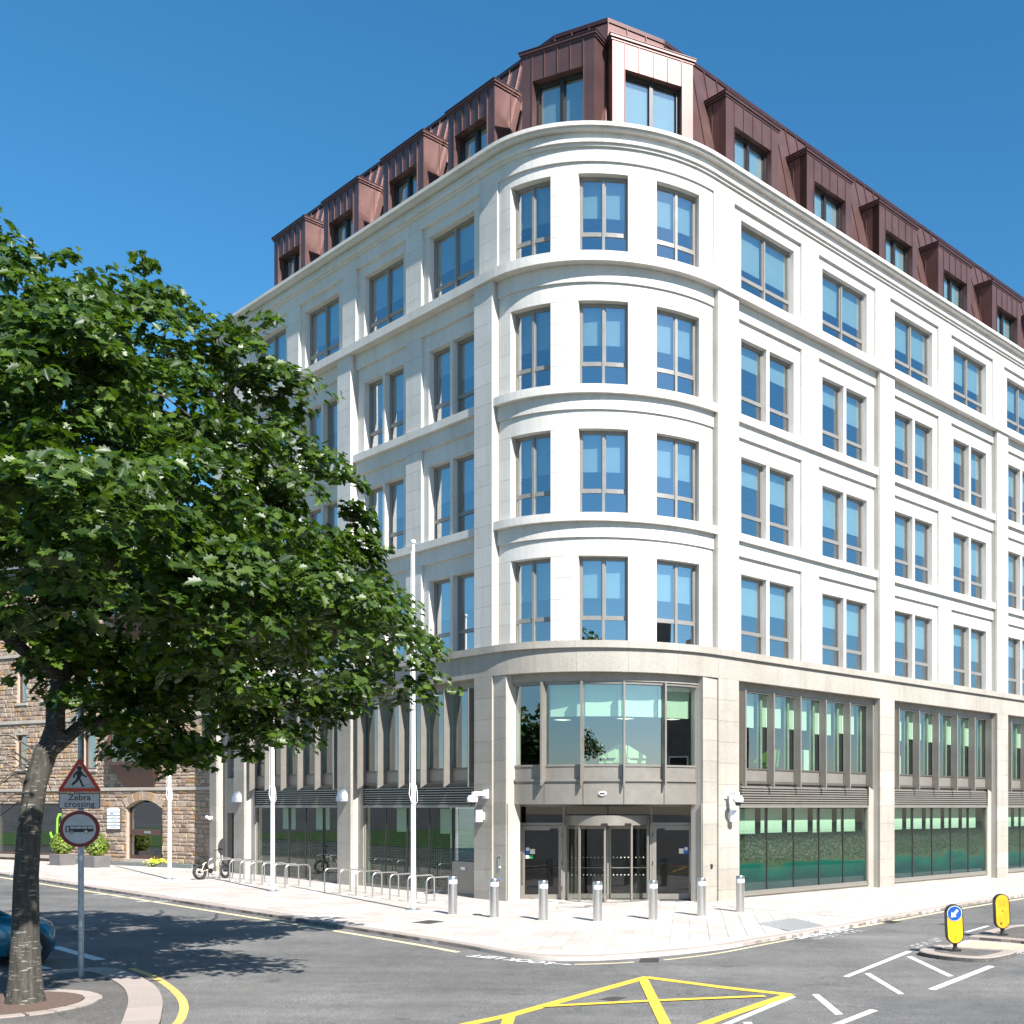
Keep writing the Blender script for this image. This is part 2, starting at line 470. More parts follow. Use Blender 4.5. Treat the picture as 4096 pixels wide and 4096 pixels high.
# wall behind the mullion strip at roof level and core
core.build('masonry_core', 'joint', office)

# ---- interior: floor plates, core walls
def plate(d, z0, z1, name, mat):
    arc = [(AR-(AR-d)*math.cos(R_(t)), AR-(AR-d)*math.sin(R_(t))) for t in range(0, 91, 10)]
    poly = [(d, LEND-.3)]+arc+[(REND-.3, d), (REND-.3, 20), (20, 20), (20, LEND-.3)]
    return MB().prism(poly, z0, z1).build(name, mat, office)
plate(.66, -.1, .005, 'floor_slab', 'carpet')
plate(.55, 3.32, 4.05, 'floor_slab', 'carpet')
plate(.66, 6.98, 7.05, 'suspended_ceiling', 'ceiling_white')
for r in range(4):
    plate(.66, OB[r]-.42, OB[r]-.12, 'floor_slab', 'carpet')
    plate(.70, OT[r]+.12, OT[r]+.2, 'suspended_ceiling', 'ceiling_white')
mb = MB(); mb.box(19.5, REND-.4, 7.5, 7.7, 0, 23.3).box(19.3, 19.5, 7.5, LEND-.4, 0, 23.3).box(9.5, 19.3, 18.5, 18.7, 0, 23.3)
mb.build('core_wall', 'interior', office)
mb = MB()
for k in (1, 2): mb.box(RP[k]+.3, RP[k]+.5, .7, 7.4, 3.75, 23.2)
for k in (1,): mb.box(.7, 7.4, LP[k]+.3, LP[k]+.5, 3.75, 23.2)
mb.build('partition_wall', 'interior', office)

# ---- street level glazing
def film_material(name, seed, warm):
    """printed vinyl: aerial view of a bay, dissolving upwards in dots"""
    m, nt, b = _new(name)
    co = _coords(nt, 'pos')
    sx = nt.nodes.new('ShaderNodeSeparateXYZ'); nt.links.new(co, sx.inputs[0])
    mp = nt.nodes.new('ShaderNodeMapping'); mp.inputs['Location'].default_value = (seed, seed*2, 0); mp.inputs['Scale'].default_value = (1, 1, 2.2)
    nt.links.new(co, mp.inputs[0])
    n1 = _noise(nt, mp.outputs[0], .55, 6, .6); n2 = _noise(nt, mp.outputs[0], 8.5, 6, .75)
    z = _math(nt, 'ADD', sx.outputs[2], _math(nt, 'MULTIPLY', _math(nt, 'SUBTRACT', n1, .5), 1.5 if warm else .9))
    zz = nt.nodes.new('ShaderNodeMapRange'); zz.inputs[1].default_value = .1; zz.inputs[2].default_value = 2.2
    nt.links.new(z, zz.inputs[0])
    land = _ramp(nt, n2, [(.34, (.006, .016, .008)), (.46, (.03, .055, .022)), (.56, (.10, .105, .08)), (.70, (.30, .27, .24))])
    sea = _ramp(nt, zz.outputs[0], [(.0, (.012, .055, .085)), (.20, (.006, .075, .09)), (.42, (.010, .15, .135)), (.5, (.20, .17, .09))])
    mk = _ramp(nt, zz.outputs[0], [(.44, (0, 0, 0)), (.52, (1, 1, 1))])
    tv = nt.nodes.new('ShaderNodeTexVoronoi'); tv.inputs['Scale'].default_value = 15.0; nt.links.new(mp.outputs[0], tv.inputs['Vector'])
    tsep = nt.nodes.new('ShaderNodeSeparateColor'); nt.links.new(tv.outputs['Color'], tsep.inputs[0])
    town = _ramp(nt, tsep.outputs[0], [(.0, (.012, .03, .012)), (.35, (.05, .075, .035)), (.55, (.16, .15, .13)), (.75, (.30, .28, .26)), (.9, (.26, .09, .05)), (1, (.42, .41, .38))])
    land = _mix(nt, .25 if warm else .6, land, town)
    c = _mix(nt, mk, sea, land)
    nt.links.new(c, b.inputs['Base Color']); b.inputs['Roughness'].default_value = .5
    vo = nt.nodes.new('ShaderNodeTexVoronoi'); vo.inputs['Scale'].default_value = 1.0; vo.inputs['Randomness'].default_value = 0.0
    mp2 = nt.nodes.new('ShaderNodeMapping'); mp2.inputs['Rotation'].default_value = (0, 0, -PHI)
    nt.links.new(co, mp2.inputs[0])
    sc = nt.nodes.new('ShaderNodeMapping'); sc.inputs['Scale'].default_value = (11, 0, 11); nt.links.new(mp2.outputs[0], sc.inputs[0])
    rot = nt.nodes.new('ShaderNodeMapping'); rot.inputs['Rotation'].default_value = (0, R_(45), 0); nt.links.new(sc.outputs[0], rot.inputs[0])
    nt.links.new(rot.outputs[0], vo.inputs['Vector'])
    zr = nt.nodes.new('ShaderNodeMapRange'); zr.inputs[1].default_value = 1.55; zr.inputs[2].default_value = 2.45; zr.inputs[3].default_value = .74; zr.inputs[4].default_value = .05
    nt.links.new(sx.outputs[2], zr.inputs[0])
    a = _math(nt, 'LESS_THAN', vo.outputs['Distance'], zr.outputs[0])
    a = _math(nt, 'MULTIPLY', a, .88)
    nt.links.new(a, b.inputs['Alpha'])
    M[name] = m
plain('column_grey', (.40, .42, .38), rough=.8)
film_material('film_bay', 3.1, False); film_material('film_rocks', 8.4, True); film_material('film_green', 21.0, True)
def frost_material():
    m, nt, b = _new('film_dots')
    co = _coords(nt, 'pos'); sx = nt.nodes.new('ShaderNodeSeparateXYZ'); nt.links.new(co, sx.inputs[0])
    vo = nt.nodes.new('ShaderNodeTexVoronoi'); vo.inputs['Scale'].default_value = 11; vo.inputs['Randomness'].default_value = 0
    nt.links.new(co, vo.inputs['Vector'])
    b.inputs['Base Color'].default_value = (.30, .36, .30, 1); b.inputs['Roughness'].default_value = .6
    zr = nt.nodes.new('ShaderNodeMapRange'); zr.inputs[1].default_value = 1.5; zr.inputs[2].default_value = 2.2; zr.inputs[3].default_value = .42; zr.inputs[4].default_value = .0
    nt.links.new(sx.outputs[2], zr.inputs[0])
    a = _math(nt, 'MULTIPLY', _math(nt, 'LESS_THAN', vo.outputs['Distance'], zr.outputs[0]), .5)
    nt.links.new(a, b.inputs['Alpha']); M['film_dots'] = m
frost_material()
def fin_mesh():
    # blade with a raked foot, projecting from the glass
    return MB().prism([(.36, 3.86), (.36, 6.86), (.04, 6.86), (.04, 3.66)], -.028, .028, 'x').mesh('fin', 'bronze')
def louvre_mesh(w):
    return MB().prism([(.40, 0), (.30, -.02), (.30, .012), (.40, .055)], -w/2, w/2, 'x').mesh('slat', 'bronze')
def shop_bay(fac, p, B, film):
    a, b = p+PW, p+B; mid = (a+b)/2; half = 3.585 if fac == 'R' else 3.49
    pw = 2*half/5
    MT = place(fac, mid)
    gd = .385
    # stone jambs, lintel and plinth
    mb = MB()
    for s0, s1 in ((a, mid-half-.05), (mid+half+.05, b)): fb(mb, fac, s0, s1, V2, .6, -.35, 6.88)
    fb(mb, fac, a, b, V2, .6, 6.885, 7.138); fb(mb, fac, mid-half-.05, mid+half+.05, .30, .6, -.35, .05)
    mb.build('reveal', 'warm_granite', office)
    # ground floor
    m = MB(); h = half+.04
    m.box(-h, h, .24, .50, .052, .12).box(-h, h, .34, .46, .12, .2).box(-h, h, .28, .46, 2.985, 3.05).box(-h, -half, .33, .46, .2, 2.985).box(half, h, .33, .46, .2, 2.985)
    o = m.build('street_glazing', 'bronze', office, MT)
    for k in range(1, 5):
        obj('mullion', cached('mul', lambda: MB().box(-.028, .028, .365, .47, .2, 2.985).mesh('mullion', 'dark_frame')), o, T((-half+pw*k, 0, 0)))
    for k in range(5):
        x = -half+pw*(k+.5)
        lp = (fac == 'L' and p == LP[0] and k == 4)
        z0 = 1.22 if lp else .2
        obj('pane', cached(('gp', fac, lp), lambda: _pane(pw-.05, 2.985-z0, 'shop_glass')), o, T((x, gd+random.uniform(-.002, .002), (z0+2.985)/2)) @ RZ(random.uniform(-.006, .006)))
        if film: obj('printed_film', cached(('film', film), lambda: _pane(pw-.06, 2.36, film)), o, T((x, gd+.012, .2+1.18)))
        else: obj('dotted_film', cached(('dots', lp), lambda: _pane(pw-.06, 2.2-z0, 'film_dots')), o, T((x, gd+.012, (2.2+z0)/2)))
        if fac == 'R' or k % 2: obj('blind', cached(('gb', fac), lambda: MB().box(-pw/2+.14, pw/2-.16, 0, .006, 0, .86).mesh('blind', 'blind')), o, T((x-.04, .75, 2.1+random.uniform(-.02, .02))))
        if lp:
            lb = bx('letterbox_panel', 'bronze', office, x-pw/2+.02, x+pw/2+.02, .355, .45, .12, 1.2, MT)
            bx('flap', 'steel', lb, x-.16, x+.12, .335, .356, .93, 1.03)
    # louvres
    lo = MB().box(-h, h, .405, .46, 3.05, 3.86).box(-h-.02, -h+.03, .28, .46, 3.052, 3.85).box(h-.03, h+.02, .28, .46, 3.052, 3.85).build('louvre', 'bronze_dark', office, MT)
    sl = cached(('slat', fac), lambda: louvre_mesh(2*half))
    for k in range(8): obj('slat', sl, lo, T((0, 0, 3.075+.083*k)))
    # first floor
    m = MB()
    m.box(-h, h, .30, .46, 6.83, 6.885).box(-h, h, .33, .46, 4.26, 4.31).box(-h, h, .33, .46, 3.79, 3.87).box(-h, -half+.01, .34, .46, 3.87, 6.83).box(half-.01, h, .34, .46, 3.87, 6.83)
    o = m.build('first_floor_glazing', 'bronze_dark', office, MT)
    for k in range(6): obj('fin', cached('fin', fin_mesh), o, T((-half+pw*k, 0, 0)))
    for k in range(5):
        x = -half+pw*(k+.5)
        obj('pane', cached(('fp', fac), lambda: _pane(pw-.06, 2.52, 'first_floor_glass')), o, T((x, gd+random.uniform(-.002, .002), 5.57)) @ RZ(random.uniform(-.006, .006)))
        obj('spandrel_panel', cached(('sp', fac), lambda: MB().box(-pw/2+.035, pw/2-.035, .36, .42, 3.875, 4.255).mesh('spandrel_panel', 'bronze')), o, T((x, 0, 0)))
        if fac == 'R': obj('blind', cached(('fbl', fac), lambda: MB().box(-pw/2+.06, pw/2-.30, 0, .006, 0, 1.16).mesh('blind', 'blind')), o, T((x, .72, 5.66+random.choice((-.03, 0, .04, .1)))))
        obj('mullion', cached('imul', lambda: MB().box(-.05, .05, .5, .66, 4.0, 6.9).mesh('mullion', 'column_grey')), o, T((x+pw/2-.15, 0, 0)))
for k, p in enumerate(RP[:3]): shop_bay('R', p, BR, ('film_bay', 'film_rocks', 'film_green')[k])
for p in LP[:2]: shop_bay('L', p, BL, None)

# ---- corner bay: curved first-floor glazing over the entrance
FA = [7.0+15.2*k for k in range(6)]
cc = (AR, AR)
m = MB()
fb(m, 'A', 0, 90, .24, .62, 6.885, 7.138)
m.build('lintel', 'warm_granite', office)
m = MB()
for s0, s1 in ((.2, 4.0), (86.0, 89.8)): fb(m, 'A', s0, s1, .26, .6, 3.2, 6.885, 2)
m.build('reveal', 'warm_granite', office)
m = MB()
fb(m, 'A', 4, 86, .28, .5, 6.80, 6.884); fb(m, 'A', 4, 86, .33, .5, 4.26, 4.32); fb(m, 'A', 4, 86, .30, .5, 3.80, 3.87); fb(m, 'A', 4, 86, .36, .5, 3.72, 3.80)
fb(m, 'A', 4, FA[0], .36, .5, 4.32, 6.8, 1); fb(m, 'A', FA[5], 86, .36, .5, 4.32, 6.8, 1)
o = m.build('first_floor_glazing', 'bronze', office)
for k in range(6):
    obj('fin', _cache['fin'], o, place('A', FA[k], .06))
for k in range(5):
    a = (FA[k]+FA[k+1])/2; w = 2*(AR-.40)*math.sin(R_(7.6))-.05
    obj('pane', cached('cp', lambda: _pane(w, 2.5, 'first_floor_glass')), o, place('A', a, .42, 5.56))
    MB().arcbox(FA[k]+.4, FA[k+1]-.4, AR-.36, AR-.46, 3.87, 4.26, 4, cc).build('spandrel_panel', 'bronze', o)
    if k: obj('blind', cached('cbl', lambda: MB().box(-w/2, w/2-.06, 0, .006, 0, .98).mesh('blind', 'blind')), o, place('A', a, .75, 5.83))
JA = [3.3, 21.9, 37.4, 52.6, 68.1, 86.7]
fm = MB(); fb(fm, 'A', 2.5, 87.5, .36, .9, 3.10, 3.70); cf = fm.build('canopy', 'bronze_dark', office)
for k in range(5): MB().arcbox(JA[k]+.15, JA[k+1]-.15, AR-.33, AR-.40, 3.09, 3.715, 6, cc).build('fascia_panel', 'bronze', cf)
poly = [(AR-(AR-.4)*math.cos(R_(t)), AR-(AR-.4)*math.sin(R_(t))) for t in range(2, 89, 6)]+[(5.6, 2.2), (5.6, 5.6), (2.2, 5.6)]
MB().prism(poly, 3.12, 3.30).build('soffit', 'bronze_dark', office)

# ---- entrance screen
ME = RZ(R_(-45)) @ T((0, 4.1, 0))                # x to the right, y inwards, on the chamfer
for sg in (-1, 1):
    MB().prism([(sg*3.02, -.96), (sg*2.84, .02), (sg*2.84, .5), (sg*3.4, .5)], -.2, 3.12).build('entrance_jamb', 'warm_granite', office, ME)
m = MB()
fr = .07
m.box(-2.84, -2.76, 0, .12, 0, 3.1).box(2.76, 2.84, 0, .12, 0, 3.1).box(-1.42, -1.34, 0, .12, 0, 3.1).box(1.36, 1.44, 0, .12, 0, 3.1)
m.box(-2.76, -1.42, .01, .11, 2.42, 2.50).box(1.44, 2.76, .01, .11, 2.42, 2.50).box(-2.76, 2.76, .01, .11, 3.02, 3.1).box(-1.34, 1.36, .01, .11, 2.70, 2.78).box(-.03, .03, .02, .1, 2.78, 3.02)
scr = m.build('entrance_screen', 'bronze', office, ME)
for x0, x1, z0, z1 in ((-2.76, -1.42, 2.5, 3.02), (1.44, 2.76, 2.5, 3.02), (-1.34, -.03, 2.78, 3.02), (.03, 1.36, 2.78, 3.02)):
    obj('pane', _pane(x1-x0, z1-z0, 'door_glass'), scr, T(((x0+x1)/2, .06, (z0+z1)/2)))
plain('sign_blue', (.02, .12, .42), rough=.4); plain('sign_green', (.02, .30, .08), rough=.4); plain('label_cream', (.70, .72, .58), rough=.5)
for sg, x0, x1 in ((-1, -2.755, -1.425), (1, 1.445, 2.755)):
    m = MB(); q = .13
    m.box(x0, x0+q, -.01, .05, .02, 2.41).box(x1-q, x1, -.01, .05, .02, 2.41).box(x0+q, x1-q, -.01, .05, .02, .2).box(x0+q, x1-q, -.01, .05, 2.26, 2.41)
    d = m.build('entrance_door', 'bronze', office, ME)
    obj('pane', _pane(x1-x0-2*q, 2.06, 'door_glass'), d, T(((x0+x1)/2, .02, 1.23)))
    hx = x0+.08 if sg < 0 else x1-.08
    MB().tube([(hx, -.01, .55), (hx, -.07, .57), (hx, -.07, 1.58), (hx, -.01, 1.60)], .014, 8).build('handle', 'steel', d)
    MB().box(x1-.40 if sg < 0 else x0+.16, x1-.16 if sg < 0 else x0+.40, -.06, -.01, 2.22, 2.31).build('door_closer', 'black', d)
    for z in (.4, 1.2, 2.1): MB().tube([((x1-.02) if sg < 0 else (x0+.02), -.03, z-.06), ((x1-.02) if sg < 0 else (x0+.02), -.03, z+.06)], .014, 8).build('hinge', 'bronze_dark', d)
    sx = x0+q+.09 if sg < 0 else x1-q-.09
    bx('notice', 'sign_blue', d, sx-.07, sx+.07, -.004, .012, 1.50, 1.72)
    MB().lathe([(.055, 0), (.055, .004)], 16).build('notice', 'white_paint', d, T((sx, -.006, 1.655)) @ RX(R_(90)))
    text_obj('!', .12, 'sign_blue', d, T((sx, -.0115, 1.655)) @ RX(R_(90)))
    bx('notice', 'label_cream', d, sx+(.08 if sg < 0 else -.23), sx+(.23 if sg < 0 else -.08), -.004, .012, 1.50, 1.66)
    if sg < 0:
        bx('notice', 'sign_green', d, sx+.07, sx+.17, -.004, .012, 1.36, 1.46); bx('notice', 'plastic_white', d, sx-.06, sx+.05, -.004, .012, 1.36, 1.46)
# revolving door
rv = MB().lathe([(1.34, 2.43), (1.39, 2.43), (1.39, 2.74), (1.30, 2.76), (.0, 2.77), (.0, 2.45), (1.34, 2.45)], 40).build('revolving_door', 'bronze', office, ME @ T((.02, 0, 0)), True)
MB().lathe([(1.36, -.02), (1.38, -.02), (1.38, .05), (1.30, .055), (1.30, -.02)], 40).build('base_ring', 'bronze', rv, None, True)
for a in (-75, -37, 37, 75):
    x, y = 1.34*math.sin(R_(a)), -1.34*math.cos(R_(a))
    bx('post', 'bronze', rv, -.03, .03, -.03, .03, .05, 2.43, T((x, y, 0)) @ RZ(R_(a)))
for s0, s1 in ((-75, -37), (37, 75)):
    mb = MB()
    pts = [(1.335*math.sin(R_(s0+(s1-s0)*k/8)), -1.335*math.cos(R_(s0+(s1-s0)*k/8))) for k in range(9)]
    vs = [(x, y, .05) for x, y in pts]+[(x, y, 2.43) for x, y in pts]
    me = bpy.data.meshes.new('curved_pane'); me.from_pydata(vs, [], [(k, k+1, k+10, k+9) for k in range(8)]); me.materials.append(M['door_glass'])
    obj('curved_pane', me, rv)
for a in (4, 94, 184, 274):
    m = MB(); m.box(.05, .10, -.025, .025, .06, 2.40).box(1.24, 1.29, -.03, .03, .06, 2.40).box(.1, 1.24, -.025, .025, .06, .22).box(.1, 1.24, -.025, .025, 2.3, 2.40)
    w = m.build('door_wing', 'bronze', rv, RZ(R_(a-94)))
    obj('pane', _pane(1.14, 2.1, 'door_glass'), w, T((.67, 0, 1.26)))
    MB().tube([(.12, -.05, 1.05), (1.22, -.05, 1.05)], .012, 8).build('push_bar', 'steel', w)
    for r in range(2):
        for k in range(9): obj('dot', cached('dot', lambda: MB().lathe([(.022, 0), (.022, .002)], 10).mesh('dot', 'label_cream')), w, T((.18+.12*k, -.003, (.82, 1.38)[r])) @ RX(R_(90)))
MB().lathe([(.06, .05), (.06, 2.43)], 16).build('centre_post', 'bronze', rv, None, True)
for x in (.0, .72): bx('sensor', 'black', rv, x-.1, x+.1, -1.43, -1.33, 2.43, 2.50)

# ---- mansard roof
ZB, ZT = 23.72, 28.5
RID = [(2.45, 22.1), (2.45, 4.95), (3.05, 3.05), (4.95, 2.45), (REND-.3, 2.45)]
OFFS = 1.20
def offset_poly(P, dist):
    out = []
    n = len(P)
    nrm = []
    for i in range(n-1):
        dx, dy = P[i+1][0]-P[i][0], P[i+1][1]-P[i][1]; l = math.hypot(dx, dy)
        nrm.append((dy/l, -dx/l))
    sg = -1 if (nrm[0][0] > 0) else 1            # outward is towards -u on the first edge
    nrm = [(sg*a, sg*b) for a, b in nrm]
    for i in range(n):
        if i == 0: a = nrm[0]; k = 1
        elif i == n-1: a = nrm[-1]; k = 1
        else:
            a = (nrm[i-1][0]+nrm[i][0], nrm[i-1][1]+nrm[i][1]); l = math.hypot(*a); a = (a[0]/l, a[1]/l)
            k = 1/(a[0]*nrm[i][0]+a[1]*nrm[i][1])
        out.append((P[i][0]+a[0]*dist*k, P[i][1]+a[1]*dist*k))
    return out, nrm
BASE, NRM = offset_poly(RID, OFFS)
roof = MB().loft([[(x, y, ZB-.02) for x, y in [(a+(.1 if 0 else 0), b) for a, b in offset_poly(RID, OFFS-.03)[0]]+[(REND-.3, 8), (8, 8), (8, 22.1)]], [(x, y, ZT-.05) for x, y in [(a, b) for a, b in offset_poly(RID, -.03)[0]]+[(REND-.3, 8), (8, 8), (8, 22.1)]]]).build('mansard_roof', 'zinc_dark', office)
for i in range(4):
    A, Bp = Vector((*RID[i], ZT)), Vector((*RID[i+1], ZT)); a0, b0 = Vector((*BASE[i], ZB)), Vector((*BASE[i+1], ZB))
    n = max(2, round((Bp-A).length/.62)); nv = Vector((*NRM[i], .3)).normalized()
    for k in range(n):
        g = .01
        def pt(t, up): return (A.lerp(Bp, t) if up else a0.lerp(b0, t))
        t0, t1 = k/n, (k+1)/n
        mb = MB()
        q = [pt(t0, 0), pt(t1, 0), pt(t1, 1), pt(t0, 1)]
        mb.hexa([p-nv*.01 for p in q], [p+nv*.012 for p in q])
        e = (Bp-A).normalized()*.014
        r0, r1 = pt(t0, 0), pt(t0, 1)
        mb.hexa([r0-e, r0+e, r1+e, r1-e], [p+nv*.06 for p in (r0-e, r0+e, r1+e, r1-e)])
        mb.build('roof_panel', 'zinc_brown', roof)
    mb = MB(); e = (Bp-A).normalized()*.03
    o1 = Vector((*NRM[i], 0))
    q = [A-e+o1*.07, Bp+e+o1*.07, Bp+e-o1*.5, A-e-o1*.5]
    mb.hexa([p+Vector((0, 0, -.06)) for p in q], [p+Vector((0, 0, .07)) for p in q]); mb.build('ridge_capping', 'zinc_dark', roof)
# dormers
def dormer(mw):
    w, zt, zo = 1.36, 27.02, 26.18; ow = .96
    o = obj('dormer', cached('dm', lambda: MB().box(-w, -w+.05, .012, 2.0, ZB-.1, zt).box(w-.05, w, .012, 2.0, ZB-.1, zt).box(-w, w, .012, 2.0, zt-.06, zt).box(-w+.05, w-.05, .34, .40, ZB-.1, zt-.06).mesh('dormer', 'zinc_brown')), office, mw)
    obj('fascia', cached('dmf', lambda: MB().box(-w-.08, w+.08, -.08, 1.6, zt+.045, zt+.12).box(-w-.04, w+.04, -.035, 1.6, zt-.03, zt+.044).mesh('fascia', 'zinc_brown')), o)
    obj('roof_sheet', cached('dmr', lambda: MB().box(-w-.1, w+.1, -.10, 1.7, zt+.121, zt+.15).mesh('roof_sheet', 'zinc_dark')), o)
    for x0, x1, z0 in ((-w, -ow, ZB-.1), (ow, w, ZB-.1)): obj('cladding_panel', cached(('dcl', x0 < 0), lambda: MB().box(x0, x1-.006, -.012, .32, z0, zt-.03).box(x1-.012 if x0 < 0 else x0, x1 if x0 < 0 else x0+.012, -.045, 0, z0, zt-.03).mesh('cladding_panel', 'zinc_brown')), o)
    for k in range(4):
        x0 = -ow+.48*k
        obj('cladding_panel', cached('dct', lambda: MB().box(.006, .474, -.010, .32, zo, zt-.03).box(.468, .48, -.045, -.009, zo, zt-.03).mesh('cladding_panel', 'zinc_brown')), o, T((x0, 0, 0)))
    for x in (-w-.012, w+.012): bx('seam', 'zinc_brown', o, x-.012, x+.012, .62, .64, ZB, zt-.03)
    m = lambda: MB().box(-ow, -ow+.09, .22, .33, ZB-.1, zo).box(ow-.09, ow, .22, .33, ZB-.1, zo).box(-ow+.09, ow-.09, .22, .33, zo-.10, zo).box(-.06, .06, .20, .33, ZB-.1, zo-.1).mesh('window_frame', 'dark_frame')
    obj('window_frame', cached('dmw', m), o)
    for x in (-.465, .465):
        obj('pane', cached('dmp', lambda: _pane(.81, 2.4, 'window_glass')), o, T((x, .29, 24.93)))
        obj('blind', cached('dmb', lambda: MB().box(-.36, .36, 0, .006, 0, 1).mesh('blind', 'blind')), o, T((x, .325, 24.2)) @ Matrix.Diagonal((1, 1, 1.85, 1)))
DV = 1.15
for p in RP[:3]:
    mid = (p+PW+p+BR)/2
    for s in ((p+PW+.43+mid-.8)/2, (mid+.8+p+BR-.43)/2): dormer(place('R', s+.15, DV))
for p in LP[:2]:
    mid = (p+PW+p+BL)/2
    for s in ((p+PW+.43+mid-.8)/2, (mid+.8+p+BL-.43)/2): dormer(place('L', s+.1, DV))
for i, sg in ((1, 1), (2, -1)):
    nx, ny = NRM[i]
    A, Bp = RID[i], RID[i+1]
    cen = (3.52, 1.40) if i == 2 else (1.40, 3.52)
    ang = math.atan2(-nx, ny)                    # local y axis points inwards (= -normal)
    ang = math.atan2(-ny, -nx)-R_(90)
    dormer(T((cen[0], cen[1], 0)) @ RZ(ang+R_(-5 if i == 2 else 0)))

# ---- small fittings, each a thing hung on the wall
def hung(name, label, cat, fac, s, d, z, group=None): return thing(name, label, cat, office.matrix_world @ place(fac, s, d, z), group)
def dome_camera(fac, s, z, side, label):
    t = hung('security_camera', label, 'security camera', fac, s, 0, z, 'dome cameras beside the entrance')
    MB().box(-.12, .12, -.06, 0, -.14, .14).build('wall_plate', 'plastic_white', t)
    MB().box(-.07, .07, -.42, -.06, -.05, .07).box(-.07+side*.0, .07, -.50, -.40, -.12, .07).build('arm', 'plastic_white', t)
    MB().lathe([(.05, .10), (.12, .08), (.165, .0), (.165, -.10), (.15, -.12)], 20, (0, -.52, -.14)).build('housing', 'plastic_white', t, None, True)
    MB().lathe([(.11, 0), (.105, -.05), (.075, -.10), (.0, -.12)], 18, (0, -.52, -.26)).build('dome', 'black', t, None, True)
bpy.context.view_layer.update()
dome_camera('L', 5.35, 3.42, -1, 'white dome security camera on the pillar left of the entrance')
dome_camera('R', 5.42, 3.42, 1, 'white dome security camera on the pillar right of the entrance')
for fac, s, lab in (('L', 5.5, 'white cylinder wall light below the left dome camera'), ('R', 5.55, 'white cylinder wall light below the right dome camera')):
    t = hung('wall_light', lab, 'wall light', fac, s, 0, 2.72, 'cylinder wall lights beside the entrance')
    bx('bracket', 'plastic_white', t, -.06, .06, -.06, 0, -.12, .12)
    MB().lathe([(.10, -.19), (.115, -.18), (.115, .18), (.10, .19)], 20, (0, -.17, 0)).build('housing', 'plastic_white', t, None, True)
for s, lab in ((14.28, 'grey hooded wall light on the pillar between the cycle stands'), (23.05, 'grey hooded wall light on the pillar nearest the stone building')):
    t = hung('hooded_light', lab, 'wall light', 'L', s, 0, 3.22, 'hooded wall lights on the left pillars')
    rings = []
    for k in range(6):
        f = k/5; rr = .27*math.sqrt(max(.0, 1-f*f))+.012; z = .46*f
        rings.append([(rr*math.cos(a), -rr*1.05*math.sin(a)-.0, z) for a in [math.pi*j/10 for j in range(11)]])
    MB().loft(rings, False, False).build('hood', 'galvanised', t, None, True)
    bx('lamp_glass', 'plastic_white', t, -.2, .2, -.22, -.005, .0, .02)
t = hung('bullet_camera', 'small white camera on the last pillar beside the stone building', 'security camera', 'L', 25.7, 0, 2.55)
MB().box(-.05, .05, -.12, 0, -.05, .05).build('bracket', 'plastic_white', t); MB().tube([(-.16, -.16, .02), (.18, -.16, -.03)], .07, 12).build('housing', 'plastic_white', t, None, True)
t = hung('canopy_sensor', 'white oval sensor on the metal canopy above the revolving door', 'sensor', 'A', 44.7, .33, 3.42)
MB().loft([[(.13*c*1.0+.0, 0, .075*s) for c, s in [(math.cos(2*math.pi*k/16), math.sin(2*math.pi*k/16)) for k in range(16)]], [(.11*c, -.06, .06*s) for c, s in [(math.cos(2*math.pi*k/16), math.sin(2*math.pi*k/16)) for k in range(16)]]]).build('housing', 'plastic_white', t)
bx('lens', 'black', t, -.08, .08, -.068, -.05, -.03, .02)
t = hung('intercom_panel', 'grey intercom panel with round button left of the entrance', 'intercom', 'L', 4.72, .06, 1.35)
bx('plate', 'steel', t, -.06, .06, -.02, 0, -.16, .16); MB().lathe([(.03, 0), (.03, .012)], 12).build('button', 'black', t, T((0, -.02, .07)) @ RX(R_(90)))
bx('button', 'plastic_white', t, -.045, .045, -.03, -.0, -.26, -.19)
t = hung('access_button', 'blue push pad below the intercom panel', 'push button', 'L', 4.72, .06, .72)
bx('plate', 'steel', t, -.06, .06, -.02, 0, -.07, .07); MB().lathe([(.045, 0), (.04, .02)], 14).build('pad', 'sign_blue', t, T((0, -.02, 0)) @ RX(R_(90)))
t = hung('card_reader', 'black card reader on the stone right of the entrance', 'card reader', 'R', 4.78, .06, 1.12)
bx('housing', 'black', t, -.04, .04, -.03, 0, -.07, .07); bx('base', 'bronze_dark', t, -.045, .045, -.012, 0, -.08, -.07)
# furniture that shows through the first-floor glass
def armchair(u, v, rz, mat, label, group=None):
    t = thing('armchair', label, 'armchair', office.matrix_world @ T((u, v, 4.055)) @ RZ(rz) @ Matrix.Scale(.88, 4), group)
    MB().box(-.32, .32, -.3, .32, .40, .52).build('seat', mat, t)
    MB().loft([[(-.36, .26, .42), (.36, .26, .42), (.36, .36, .42), (-.36, .36, .42)], [(-.33, .40, 1.12), (.33, .40, 1.12), (.33, .47, 1.12), (-.33, .47, 1.12)]]).build('backrest', mat, t)
    for s in (-1, 1):
        MB().loft([[(s*.36-.04, -.3, .58), (s*.36+.04, -.3, .58), (s*.36+.04, -.3, .66), (s*.36-.04, -.3, .66)], [(s*.36-.04, .36, .60), (s*.36+.04, .36, .60), (s*.36+.04, .36, 1.05), (s*.36-.04, .36, 1.05)]]).build('armrest', mat, t)
        for y in (-.26, .26): MB().tube([(s*.26, y, .40), (s*.33, y*1.2, 0)], .025, 8).build('leg', 'timber', t)
armchair(3.00, 2.90, R_(212), 'chair_pale', 'pale green armchair behind the curved glass, left of the pair', 'pale armchairs back to back')
armchair(3.56, 2.26, R_(58), 'chair_pale', 'pale green armchair behind the curved glass, right of the pair', 'pale armchairs back to back')
armchair(9.0, 1.45, R_(185), 'chair_green', 'bright green armchair behind the first-floor glass on the right')
